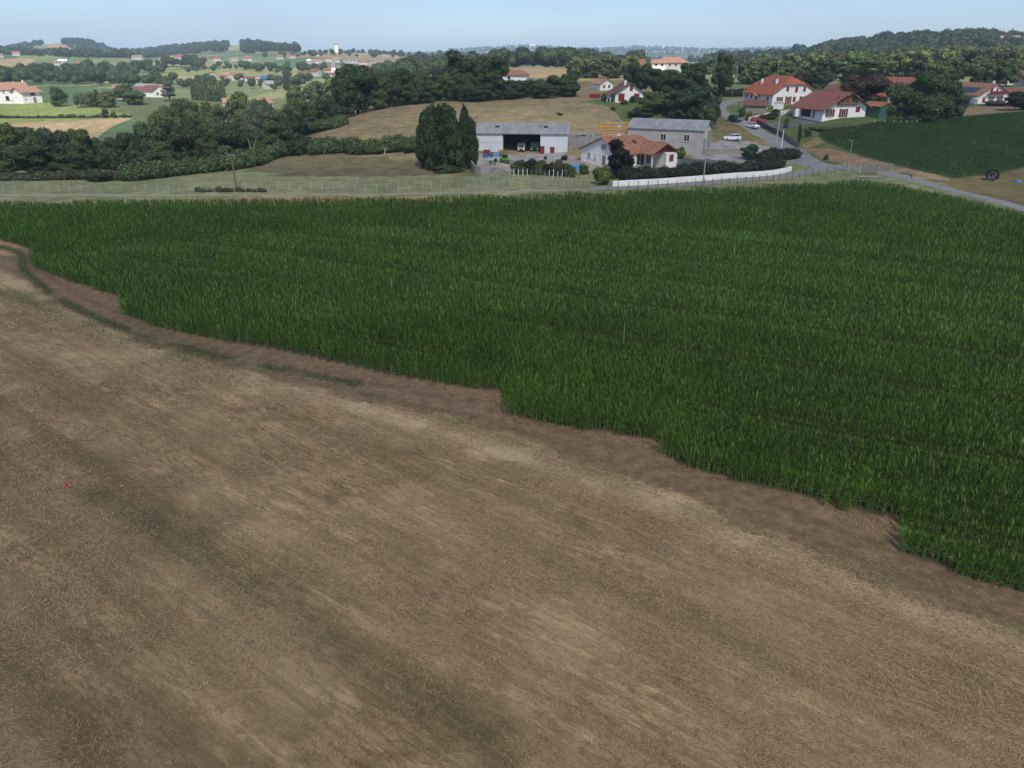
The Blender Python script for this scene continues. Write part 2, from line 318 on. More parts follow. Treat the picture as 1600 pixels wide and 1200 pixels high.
paint([(1248, 232), (1300, 232), (1345, 246), (1400, 256), (1330, 257), (1290, 250)], (.25, .165, .10), edge=.7)
paint([(1385, 262), (1480, 270), (1480, 281), (1440, 278)], (.27, .19, .12), edge=.7)
paint([(1440, 178), (1560, 160), (1600, 164), (1600, 178), (1490, 188), (1460, 192)], (.20, .155, .085), edge=1, jit=.6)
# yards
paint([(737, 262), (748, 240), (890, 240), (905, 248), (1000, 262), (960, 275), (860, 262), (800, 265), (760, 271)], (.33, .28, .24), edge=.4)
paint([(760, 238), (885, 238), (890, 247), (800, 256), (762, 250)], (.32, .31, .31), edge=.3)
paint([(1040, 262), (1100, 236), (1112, 222), (1140, 218), (1175, 222), (1215, 232), (1240, 255), (1130, 266)], (.28, .27, .265), edge=.3)
paint([(1060, 246), (1120, 250), (1110, 262), (1040, 262)], (.10, .10, .105), edge=.3)
paint([(1170, 197), (1140, 187), (1180, 186), (1235, 192), (1245, 188), (1235, 183), (1285, 183), (1275, 192), (1190, 203)], (.13, .13, .13), edge=.3)
paint([(890, 212), (985, 208), (990, 232), (895, 234)], (.22, .20, .18), edge=.5)
_c2 = [gp(*p) for p in [(1278, 213), (1330, 205), (1445, 190), (1500, 186), (1600, 178), (1750, 172), (1750, 235), (1600, 262), (1520, 276), (1490, 279), (1440, 268), (1400, 258), (1345, 244), (1290, 222)]]
paint(_c2, (.055, .085, .03), False)
# left valley
G1 = (.21, .26, .085); TAN = (.36, .28, .16); CRN = (.09, .15, .07)
paint([(-150, 155), (60, 159), (130, 166), (205, 178), (190, 184), (60, 190), (-150, 194)], G1)
paint([(-150, 194), (60, 190), (208, 185), (165, 205), (150, 225), (-150, 225)], TAN, edge=1)
paint([(208, 185), (262, 184), (280, 196), (240, 215), (150, 232), (155, 212), (175, 198)], CRN)
paint([(55, 135), (120, 134), (205, 141), (200, 150), (195, 165), (130, 164), (70, 158)], CRN)
paint([(-150, 93), (57, 92), (46, 103), (30, 104), (-150, 102)], TAN)
paint([(28, 88), (95, 87), (98, 93), (60, 92), (28, 92)], G1)
paint([(135, 93), (165, 92), (160, 97), (135, 97)], G1)
paint([(190, 88), (270, 87), (270, 95), (205, 97)], (.15, .19, .09)); paint([(222, 101), (275, 102), (275, 107), (232, 107)], G1)
paint([(235, 111), (350, 107), (400, 108), (440, 116), (350, 119), (265, 122), (236, 116)], (.24, .27, .11)); paint([(262, 119), (330, 119), (345, 122), (270, 124)], TAN)
paint([(278, 104), (345, 104), (345, 108), (290, 110)], CRN); paint([(298, 87), (325, 87), (322, 98), (300, 98)], (.24, .17, .11))
paint([(330, 90), (420, 88), (445, 90), (430, 96), (350, 99)], (.15, .21, .09)); paint([(345, 99), (400, 97), (425, 100), (380, 104)], (.26, .2, .12))
paint([(420, 100), (475, 98), (470, 106), (435, 106)], (.10, .19, .08)); paint([(470, 98), (530, 100), (520, 105), (470, 106)], (.20, .15, .10)); paint([(400, 118), (465, 122), (460, 130), (420, 128)], CRN)
paint([(445, 86), (530, 85), (590, 87), (590, 94), (540, 92), (450, 91)], (.27, .21, .12)); paint([(590, 90), (620, 90), (620, 96), (580, 96)], (.28, .2, .13))
k = in_poly(x, y, [ctl(68, 70, 1950)[:2], ctl(100, 70, 1950)[:2], ctl(115, 70, 1900)[:2], wp(112, 2150), wp(98, 2270), wp(78, 2270)]); col[k, :3] = (.38, .25, .15)
k = in_poly(x, y, [wp(366, 2000), wp(382, 2000), wp(384, 2250), wp(366, 2250)]); col[k, :3] = (.30, .27, .16)
# fields behind the centre
paint([(800, 122), (800, 108), (890, 112), (892, 122)], (.30, .24, .14)); paint([(895, 135), (905, 118), (975, 119), (985, 132), (940, 137)], (.27, .24, .10), edge=2)
k = in_poly(x, y, [wp(795, 440), wp(895, 430), wp(890, 560), wp(800, 560)]); col[k, :3] = (.30, .22, .13)
k = in_poly(x, y, [wp(895, 300), wp(985, 300), wp(985, 380), wp(900, 390)]); col[k, :3] = np.array((.25, .22, .09)) * (.7 + .6 * n2[k])
# foreground masks: track / weeds / dark windrows
mask = np.zeros((len(V), 4)); mask[:, 3] = 1
track = [flatp(*p) for p in [(-260, 360), (0, 405), (60, 432), (120, 470), (185, 500), (260, 532), (400, 570), (600, 612), (760, 645), (900, 690), (1030, 735), (1200, 800), (1330, 850), (1480, 915), (1600, 955), (1760, 1010)]]
dl = dist_line(x, y, track); wob = (vnoise(x, y, 2.5, 12) - .5) * 1.6
ne_d = dist_line(x, y, NE); incorn = in_poly(x, y, CORN)
mask[:, 0] = np.clip(1 - (dl + wob - 1.15) / 1.0, 0, 1)
mask[incorn, 0] = 1; mask[:, 0] = np.maximum(mask[:, 0], np.clip(1 - (ne_d - 1.6) / .8, 0, 1) * (dl < 4.0))
weedl = [flatp(*p) for p in [(-200, 362), (10, 388), (40, 425), (85, 462), (140, 492), (215, 520), (330, 553), (440, 578), (560, 600)]]
weed2 = [flatp(*p) for p in [(0, 455), (80, 482), (160, 515), (260, 545), (330, 575), (400, 600)]]
weed3 = [flatp(*p) for p in [(560, 612), (760, 672), (900, 728), (1040, 775), (1200, 845), (1420, 930), (1600, 990)]]
g = np.exp(-(dist_line(x, y, weedl) / .42) ** 2) * np.clip(vnoise(x, y, 4.2, 13) * 1.4 + .1, 0, 1) * .55
g = np.maximum(g, .7 * np.exp(-(dist_line(x, y, weed2) / 1.5) ** 2) * np.clip(vnoise(x, y, 2.5, 14) * 3 - 1.2, 0, 1))
g = np.maximum(g, .55 * np.exp(-(dist_line(x, y, weed3) / .8) ** 2) * np.clip(vnoise(x, y, 1.6, 15) * 3 - 1.3, 0, 1))
DKL = []
def streak(pts, wd, amp, sd):
    P = [flatp(*p) for p in pts]; DKL.append((P, wd, amp)); return amp * np.exp(-((dist_line(x, y, P) + .6 * (vnoise(x, y, 1.1, sd) - .5)) / wd) ** 2) * np.clip(vnoise(x, y, 3.5, sd + 1) * 1.2 + .3, 0, 1)
dk = streak([(150, 765), (260, 830), (400, 920), (560, 1030), (740, 1140)], 1.35, 1, 20)
dk = np.maximum(dk, streak([(60, 690), (150, 720), (230, 770), (330, 860)], 1.3, .7, 22)); dk = np.maximum(dk, streak([(560, 1040), (640, 1080), (760, 1180), (860, 1260)], .5, .9, 24))
dk = np.maximum(dk, streak([(430, 900), (520, 1000), (620, 1090)], 1.1, .8, 26)); dk = np.maximum(dk, streak([(-100, 880), (60, 960), (200, 1060), (330, 1200)], .8, .55, 28))
dk = np.maximum(dk, streak([(-60, 1000), (80, 1110), (200, 1230)], 1.2, .8, 47)); dk = np.maximum(dk, streak([(-60, 660), (60, 700), (200, 730)], 1.6, .6, 48)); dk = np.maximum(dk, streak([(1080, 960), (1160, 1010), (1240, 1060)], .5, .6, 30)); dk = np.maximum(dk, streak([(820, 860), (960, 930), (1150, 1010)], .4, .4, 35))
dk = np.maximum(dk, streak([(100, 1100), (260, 1180), (400, 1260)], 1.2, .8, 36)); dk = np.maximum(dk, streak([(380, 640), (600, 700), (820, 780), (1000, 860)], .7, .35, 38))
dk = np.maximum(dk, streak([(1100, 880), (1300, 960), (1500, 1050)], .7, .35, 39))
dk = np.maximum(dk, .9 * np.exp(-((dl - .8) / .22) ** 2) * np.clip(.4 + vnoise(x, y, 4, 44), 0, 1))
mask[:, 1] = g; mask[:, 2] = dk
near = (y < 118) & (rr < 125)
mask2 = np.zeros(len(V)); mask2[near] = 1
pl_ = [flatp(*p) for p in [(-200, 385), (0, 425), (110, 490), (250, 552), (400, 592), (600, 645), (760, 695), (900, 740), (1030, 780), (1200, 850), (1400, 935), (1600, 1010), (1760, 1070)]]
pale = np.exp(-((dist_line(x, y, pl_) + .5 * (vnoise(x, y, 1.7, 90) - .5)) / .95) ** 2) * (1 - mask[:, 0])
undercrop_shade = (in_poly(x, y, CORN) & (ne_d > .35)).astype(float)
me = npmesh('ground', V, F, None, {'fieldcol': ('FLOAT_COLOR', col), 'mask': ('FLOAT_COLOR', mask), 'nearf': ('FLOAT', mask2), 'pale': ('FLOAT', pale), 'undercrop_shade': ('FLOAT', undercrop_shade)}, True)
gm = bpy.data.materials.new('ground'); gm.use_nodes = True; n = gm.node_tree.nodes; L = gm.node_tree.links; p = n['Principled BSDF']
p.inputs['Roughness'].default_value = .95; p.inputs['Specular IOR Level'].default_value = .1
def N(t, **kw):
    q = n.new(t)
    for k_, v_ in kw.items(): setattr(q, k_, v_)
    return q
geo = N('ShaderNodeNewGeometry')
def noise(scale, det=6, rough=.6, vec=None, dist=0):
    q = N('ShaderNodeTexNoise'); q.inputs['Scale'].default_value = scale; q.inputs['Detail'].default_value = det; q.inputs['Roughness'].default_value = rough; q.inputs['Distortion'].default_value = dist
    L.new(vec or geo.outputs['Position'], q.inputs['Vector']); return q.outputs[0]
def mrange(s, a, b, c, d):
    q = N('ShaderNodeMapRange'); q.inputs[1].default_value = a; q.inputs[2].default_value = b; q.inputs[3].default_value = c; q.inputs[4].default_value = d; L.new(s, q.inputs[0]); return q.outputs[0]
def mixc(f, a, b, mode='MIX'):
    q = N('ShaderNodeMix', data_type='RGBA', blend_type=mode)
    for s_, v_ in ((0, f), (6, a), (7, b)):
        if isinstance(v_, bpy.types.NodeSocket): L.new(v_, q.inputs[s_])
        else: q.inputs[s_].default_value = v_ if s_ == 0 else (*v_, 1)
    return q.outputs[2]
def math_(op, a, b):
    q = N('ShaderNodeMath', operation=op)
    for i_, v_ in enumerate((a, b)):
        if isinstance(v_, bpy.types.NodeSocket): L.new(v_, q.inputs[i_])
        else: q.inputs[i_].default_value = v_
    return q.outputs[0]
mp = N('ShaderNodeMapping', vector_type='TEXTURE'); mp.inputs['Rotation'].default_value = (0, 0, R(90 + 54)); mp.inputs['Scale'].default_value = (4.5, 1, 1)
L.new(geo.outputs['Position'], mp.inputs[0])
fib = noise(3.0, 8, .72, mp.outputs[0], 1.2)              # fibres lying along the mowing direction
fib2 = noise(9.0, 6, .8, None, 1.5); lump = noise(.55, 5, .6, mp.outputs[0], .5); big = noise(.13, 5, .6)
straw = mixc(mrange(fib, .36, .66, 0, 1), (.135, .080, .040), (.70, .475, .255))
straw = mixc(mrange(fib2, .35, .65, .25, 0), straw, (.08, .055, .035))
straw = mixc(mrange(noise(1.1, 7, .7, None, .6), .5, .64, 0, .75), straw, (.15, .09, .046))
straw = mixc(mrange(noise(2.6, 6, .75, mp.outputs[0], .8), .53, .62, 0, .7), straw, (.115, .07, .036))
straw = mixc(mrange(lump, .40, .62, 0, .7), straw, (.21, .137, .070))
straw = mixc(mrange(big, .4, .68, 0, .45), straw, (.70, .505, .275))
mps = N('ShaderNodeMapping', vector_type='TEXTURE'); mps.inputs['Rotation'].default_value = (0, 0, R(90 + 54)); mps.inputs['Scale'].default_value = (26, 1, 1); L.new(geo.outputs['Position'], mps.inputs[0])
st1 = noise(.42, 4, .6, mps.outputs[0], .3); st2 = noise(1.7, 4, .6, mps.outputs[0], .4)
straw = mixc(mrange(st1, .46, .62, 0, .65), straw, (.19, .125, .052)); straw = mixc(mrange(st2, .5, .66, 0, .45), straw, (.165, .11, .045))
straw = mixc(mrange(noise(22, 3, .7), .5, .7, 0, .55), straw, (.09, .062, .036))
pa = N('ShaderNodeAttribute', attribute_name='pale'); straw = mixc(math_('MULTIPLY', pa.outputs['Fac'], mrange(fib2, .35, .6, .25, .7)), straw, (.56, .42, .25))
ma = N('ShaderNodeAttribute', attribute_name='mask'); sp = N('ShaderNodeSeparateColor'); L.new(ma.outputs['Color'], sp.inputs[0])
brk = mrange(fib2, .38, .6, .3, 1); brk2 = mrange(noise(2.2, 7, .7), .38, .62, 0, 1)
straw = mixc(math_('MULTIPLY', sp.outputs[2], brk), straw, (.10, .078, .034))
soil = mixc(mrange(noise(1.3, 8, .7), .35, .65, 0, 1), (.13, .085, .047), (.26, .18, .105))
soil = mixc(mrange(noise(14, 3, .6), .68, .74, 0, .6), soil, (.42, .36, .28))
nearc = mixc(mrange(math_('ADD', sp.outputs[0], math_('MULTIPLY', math_('SUBTRACT', brk2, .5), .7)), .3, .7, 0, 1), straw, soil)
nearc = mixc(math_('MULTIPLY', sp.outputs[1], brk), nearc, (.09, .12, .035))
uc = N('ShaderNodeAttribute', attribute_name='undercrop_shade'); nearc = mixc(math_('MULTIPLY', uc.outputs['Fac'], .95), nearc, (.05, .055, .025))  # darkens the ground under the corn, painting in the shade between plants
nearc = mixc(math_('MULTIPLY', math_('MULTIPLY', sp.outputs[2], sp.outputs[0]), .7), nearc, (.11, .075, .042))
fa = N('ShaderNodeAttribute', attribute_name='fieldcol')
fv = mixc(mrange(noise(.35, 9, .72), .3, .7, 0, 1), (.55, .55, .55), (1.35, 1.35, 1.35)); fc = mixc(1.0, fa.outputs['Color'], fv, 'MULTIPLY')
fv2 = mixc(mrange(noise(.06, 6, .65, None, 1), .35, .65, 0, 1), (.8, .86, .8), (1.22, 1.12, 1.1)); fc = mixc(1.0, fc, fv2, 'MULTIPLY')
na = N('ShaderNodeAttribute', attribute_name='nearf')
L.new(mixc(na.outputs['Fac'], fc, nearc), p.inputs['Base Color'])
bp = N('ShaderNodeBump'); bp.inputs['Distance'].default_value = .12; bp.inputs['Strength'].default_value = .8
L.new(math_('ADD', math_('MULTIPLY', fib, .8), math_('ADD', math_('MULTIPLY', fib2, .35), math_('MULTIPLY', lump, math_('SUBTRACT', 1.5, math_('MULTIPLY', sp.outputs[0], 1.3))))), bp.inputs['Height']); L.new(bp.outputs[0], p.inputs['Normal'])
me.materials.append(gm)
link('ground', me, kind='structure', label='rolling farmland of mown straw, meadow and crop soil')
del TH, RR, GX, GY
# sky shade: the broad cloud whose shadow lies over the drone and the hamlet (far behind and above the camera)
def cloud():
    A = 700.0; off = Vector((-to_sun.x, -to_sun.y)) / to_sun.z * A         # ground shadow = cloud position + off
    nx, ny = 90, 60; xs = np.linspace(-900, 1000, nx); ys = np.linspace(-500, 345, ny); X, Y = np.meshgrid(xs, ys)
    ex = np.minimum(np.minimum(X + 900, 1000 - X) / 300, np.minimum((Y + 500) / 200, (345 - Y) / 60)); ex = np.clip(ex, 0, 1) ** .5
    X2 = X + (vnoise(X, Y, 160, 41) - .5) * 60; Y2 = Y + (vnoise(X, Y, 120, 42) - .5) * 60 - np.where(X < -20, 85, 0) * (Y > 0)
    top = A + ex * (30 + 90 * vnoise(X, Y, 110, 43) + 30 * vnoise(X, Y, 40, 44)); bot = A - ex * 15 * vnoise(X, Y, 90, 45) - .5
    v = np.concatenate([np.stack([X2 - off.x, Y2 - off.y, z], -1).reshape(-1, 3) for z in (top, bot)])
    i0 = (np.arange(ny - 1)[:, None] * nx + np.arange(nx - 1)[None]).reshape(-1); f = np.stack([i0, i0 + 1, i0 + nx + 1, i0 + nx], -1); nn = nx * ny
    b = list(range(nx)) + [i * nx + nx - 1 for i in range(1, ny)] + [(ny - 1) * nx + i for i in range(nx - 2, -1, -1)] + [i * nx for i in range(ny - 2, 0, -1)]
    sd = np.array([(b[i], b[(i + 1) % len(b)], b[(i + 1) % len(b)] + nn, b[i] + nn) for i in range(len(b))])
    m = bpy.data.materials.new('cloud'); m.use_nodes = True; q = m.node_tree; q.nodes.remove(q.nodes['Principled BSDF'])
    d = q.nodes.new('ShaderNodeBsdfDiffuse'); t = q.nodes.new('ShaderNodeBsdfTranslucent'); mx = q.nodes.new('ShaderNodeMixShader'); mx.inputs[0].default_value = .75
    d.inputs[0].default_value = t.inputs[0].default_value = (.93, .94, .96, 1)
    tp_ = q.nodes.new('ShaderNodeBsdfTransparent'); m2 = q.nodes.new('ShaderNodeMixShader'); m2.inputs[0].default_value = .70
    q.links.new(d.outputs[0], mx.inputs[1]); q.links.new(t.outputs[0], mx.inputs[2]); q.links.new(mx.outputs[0], m2.inputs[1]); q.links.new(tp_.outputs[0], m2.inputs[2]); q.links.new(m2.outputs[0], q.nodes['Material Output'].inputs[0])
    link('cloud', npmesh('cloud', v, np.concatenate([f, f[:, ::-1] + nn, sd]), m, None, True), kind='structure', label='broad flat white cloud overhead')
cloud()

# ---------------------------------------------------------------- roads
def smooth(pts, step=1.0):
    out = []
    P = [pts[0]] + list(pts) + [pts[-1]]
    for i in range(1, len(P) - 2):
        p0, p1, p2, p3 = [np.array(q[:2], float) for q in P[i - 1:i + 3]]
        k_ = max(2, int(np.linalg.norm(p2 - p1) / step))
        for j in range(k_):
            t = j / k_; out.append(.5 * ((2 * p1) + (-p0 + p2) * t + (2 * p0 - 5 * p1 + 4 * p2 - p3) * t * t + (-p0 + 3 * p1 - 3 * p2 + p3) * t ** 3))
    out.append(np.array(pts[-1][:2], float)); return np.array(out)
def ribbon(name, pts, wd, mat, dz=.05, label=None):
    c = smooth(pts); t = np.gradient(c, axis=0); t /= np.linalg.norm(t, axis=1)[:, None]; nrm = np.stack([-t[:, 1], t[:, 0]], -1)
    wd = np.interp(np.linspace(0, 1, len(c)), np.linspace(0, 1, len(wd)), wd) if hasattr(wd, '__len__') else np.full(len(c), wd)
    k_ = 7; vs = []
    for j in range(k_):
        o = (j / (k_ - 1) - .5); q = c + nrm * (o * wd + (abs(o) > .49) * (vnoise(c[:, 0], c[:, 1], 1.5, 50 + j) - .5) * .35)[:, None]
        vs.append(np.column_stack([q, zg(q[:, 0], q[:, 1]) + dz - (.09 if abs(o) > .49 else 0)]))
    v = np.stack(vs, 1).reshape(-1, 3); i0 = (np.arange(len(c) - 1)[:, None] * k_ + np.arange(k_ - 1)[None]).reshape(-1)
    link(name, npmesh(name, v, np.stack([i0, i0 + 1, i0 + k_ + 1, i0 + k_], -1), mat, None, True), kind='structure', label=label)
road_main = [gp(*p) for p in [(1310, 266), (1262, 253), (1238, 238), (1214, 222), (1185, 206), (1155, 190), (1128, 176)]] + [gp(1123, 168), gp(1138, 160), gp(1175, 153)]
ribbon('road', road_main, [5.5, 5.5, 5, 4.8, 4.6, 4.4, 4.4, 4.2], M['road'], .07, 'grey asphalt lane climbing past the houses')
lane = [flatp(*p) for p in [(1720, 360), (1600, 326), (1530, 306), (1440, 286), (1380, 274), (1330, 267), (1285, 265), (1240, 271), (1150, 281), (1060, 289), (980, 293.5), (920, 295.5)]]
ribbon('road', lane, [3, 3, 3, 3.2, 4.5, 3.6, 3.2, 3, 3], M['road'], .10, 'narrow lane along the far edge of the corn')
trk = [flatp(*p) for p in [(925, 295.5), (860, 297), (760, 300), (640, 303), (480, 304.5), (300, 305), (0, 305), (-200, 304.5)]]
ribbon('path', trk, 1.0, M['gravel'], .05, 'pale gravel track behind the corn')

# ---------------------------------------------------------------- corn
RD = np.array([-sin(R(64.4)), cos(R(64.4))]); RN = np.array([cos(R(64.4)), sin(R(64.4))])
def corn_mat(name, c0, c1, c2):
    m = bpy.data.materials.new(name); m.use_nodes = True; n_ = m.node_tree.nodes; L_ = m.node_tree.links; p_ = n_['Principled BSDF']
    p_.inputs['Roughness'].default_value = .5; p_.inputs['Specular IOR Level'].default_value = .42
    a = n_.new('ShaderNodeAttribute'); a.attribute_name = 'rnd'
    r_ = n_.new('ShaderNodeValToRGB'); e = r_.color_ramp.elements; e[0].position = 0; e[0].color = (*c0, 1); e[1].position = .85; e[1].color = (*c1, 1); e2 = e.new(1); e2.color = (*c2, 1)
    L_.new(a.outputs['Fac'], r_.inputs[0]); L_.new(r_.outputs[0], p_.inputs['Base Color'])
    t = n_.new('ShaderNodeBsdfTranslucent'); L_.new(r_.outputs[0], t.inputs[0]); mx = n_.new('ShaderNodeMixShader'); mx.inputs[0].default_value = .28
    L_.new(p_.outputs[0], mx.inputs[1]); L_.new(t.outputs[0], mx.inputs[2]); L_.new(mx.outputs[0], n_['Material Output'].inputs[0]); return m
M['corn'] = corn_mat('corn_leaf', (.026, .070, .005), (.094, .205, .012), (.25, .33, .13))
def blades(bx, by, bz, az, el0, el1, ln, wd, segs, rnd):
    """curved strips: start elevation el0, end elevation el1"""
    n_ = len(bx); pts = [np.stack([bx, by, bz], -1)]; hd = np.stack([np.cos(az), np.sin(az)], -1)
    for s in range(segs):
        e = el0 + (el1 - el0) * (s + .5) / segs; st = ln / segs
        pts.append(pts[-1] + np.column_stack([hd * (np.cos(e) * st)[:, None], np.sin(e) * st]))
    side = np.column_stack([-hd[:, 1], hd[:, 0], np.zeros(n_)]); vs = []
    prof = {1: [1, .15], 2: [.7, 1, .05], 3: [.6, 1, .75, .04], 4: [.5, 1, .9, .55, .03]}[segs]
    for k_, q in enumerate(pts):
        ww = (wd * prof[k_] * .5)[:, None]; vs += [q - side * ww, q + side * ww]
    v = np.stack(vs, 1).reshape(-1, 3); m_ = 2 * (segs + 1); b = (np.arange(n_) * m_)[:, None]
    f = np.concatenate([np.concatenate([b + 2 * k_, b + 2 * k_ + 1, b + 2 * k_ + 3, b + 2 * k_ + 2], 1)[:, None] for k_ in range(segs)], 1).reshape(-1, 4)
    return v, f, np.repeat(rnd, m_)
def gather(parts):
    V_, F_, A_ = [], [], []; o = 0
    for v, f, a in parts:
        V_.append(v); F_.append(f + o); A_.append(a); o += len(v)
    return np.concatenate(V_), np.concatenate(F_), np.concatenate(A_)
def crop(poly, bbox, spacing, step, H, tram=14, seed=1):
    g = np.random.default_rng(seed)
    x0, x1, y0, y1 = bbox; cs = np.array([(a, b) for a in (x0, x1) for b in (y0, y1)])
    a0, a1 = (cs @ RD).min(), (cs @ RD).max(); b0, b1 = (cs @ RN).min(), (cs @ RN).max()
    rows = np.arange(b0, b1, spacing); al = np.arange(a0, a1, step); A, B = np.meshgrid(al, rows)
    ri = np.repeat(np.arange(len(rows)), len(al)); A = A.ravel() + g.normal(0, .05, A.size); B = B.ravel() + g.normal(0, .04, B.size)
    X = A * RD[0] + B * RN[0]; Y = A * RD[1] + B * RN[1]
    zc = Y * CT + CAMH * ST
    k = (Y > y0) & (Y < y1) & (np.abs(X) < .80 * zc + 6); X, Y, ri = X[k], Y[k], ri[k]
    k = in_poly(X, Y, poly) & (g.random(len(X)) > .03)
    X, Y, ri = X[k], Y[k], ri[k]; h = H * (.86 + .2 * vnoise(X, Y, 9, seed + 60) + .1 * g.normal(0, .5, len(X))) * (1 - np.select([ri % tram < 2, ri % tram == 2], [.34, .16], 0) * np.clip(vnoise(X, Y, 18, seed + 70) * 2.4 - .5, .1, 1)) * (.93 + .14 * vnoise(ri * 1.0, (X * RD[0] + Y * RD[1]) / 25, 3, seed + 61))
    return X, Y, zg(X, Y), h
def corn(name, label, poly, bbox, H, seed, spacing=.78, mat='corn', lod=(58, 92), tram=11):
    g = np.random.default_rng(seed); X, Y, Z, h = crop(poly, bbox, spacing, .145, H, tram, seed); parts = []
    dist = np.hypot(X, Y); ed = dist_line(X, Y, NE)
    for (lo, hi, nl, sg, wf, keep) in ((0, lod[0], 10, 4, 1, 1), (lod[0], lod[1], 7, 3, 1.15, 1), (lod[1], 400, 6, 2, 1.5, .75)):
        k = (dist >= lo) & (dist < hi) & (g.random(len(X)) < keep); xx, yy, zz, hh, ee = X[k], Y[k], Z[k], h[k], ed[k]; n_ = len(xx)
        if not n_: continue
        base = g.random(n_) * .45 + .3 * vnoise(xx, yy, 4, seed + 5); az0 = g.random(n_) * pi
        for j in range(nl):
            f = (j + .3) / nl; low = f < .35
            sel = slice(None) if not low else (ee < 2.5) | (g.random(n_) < .6)
            x_, y_, z_, h_, b_, a_ = xx[sel], yy[sel], zz[sel], hh[sel], base[sel], az0[sel]; m_ = len(x_)
            if not m_: continue
            ln = h_ * (.50 - .10 * f) * (.85 + .3 * g.random(m_)) * (.8 if low else 1)
            parts.append(blades(x_, y_, z_ + h_ * (.08 + .62 * f), a_ + (j % 2) * pi + g.normal(0, .45, m_), R(58) + R(24) * f + g.normal(0, .12, m_), R(-25) + R(88) * f + g.normal(0, .32, m_), ln, (.050 + .018 * g.random(m_)) * wf, sg,
                                np.clip(b_ + g.random(m_) * .25 + (.25 if low else 0) * g.random(m_), 0, 1)))
        k2 = ee < 3 if lo < 90 else np.zeros(n_, bool)
        for az in (0, pi / 2):
            if k2.any():
                q = int(k2.sum()); parts.append(blades(xx[k2], yy[k2], zz[k2], np.full(q, az), np.full(q, R(89)), np.full(q, R(89)), hh[k2] * .7, np.full(q, .035), 1, np.full(q, .95)))
    v, f, a = gather(parts); print(name, len(X), 'plants', len(f), 'faces')
    link(name, npmesh(name, v, f, M[mat], {'rnd': ('FLOAT', a)}), kind='stuff', label=label, cat='crop')
corn('corn_crop', 'dense green corn filling the big field with a stepped near edge', CORN, (-125, 120, 20, 150), 1.42, 3)
# second maize field on the slope at right (its soil is painted with the ground)
C2 = [gp(*p) for p in [(1278, 213), (1330, 205), (1445, 190), (1470, 190), (1500, 186), (1600, 178), (1750, 172)]] + [gp(*p) for p in [(1750, 235), (1600, 262), (1520, 276), (1490, 279), (1440, 268), (1400, 258), (1345, 244), (1290, 222)]]
M['corn_dark'] = corn_mat('corn_leaf_dark', (.024, .060, .011), (.072, .155, .020), (.18, .25, .1))
corn('young_corn_crop', 'lower dark green crop on the slope right of the lane', C2, (70, 230, 120, 235), 1.0, 9, lod=(1, 2), tram=7, mat='corn_dark')

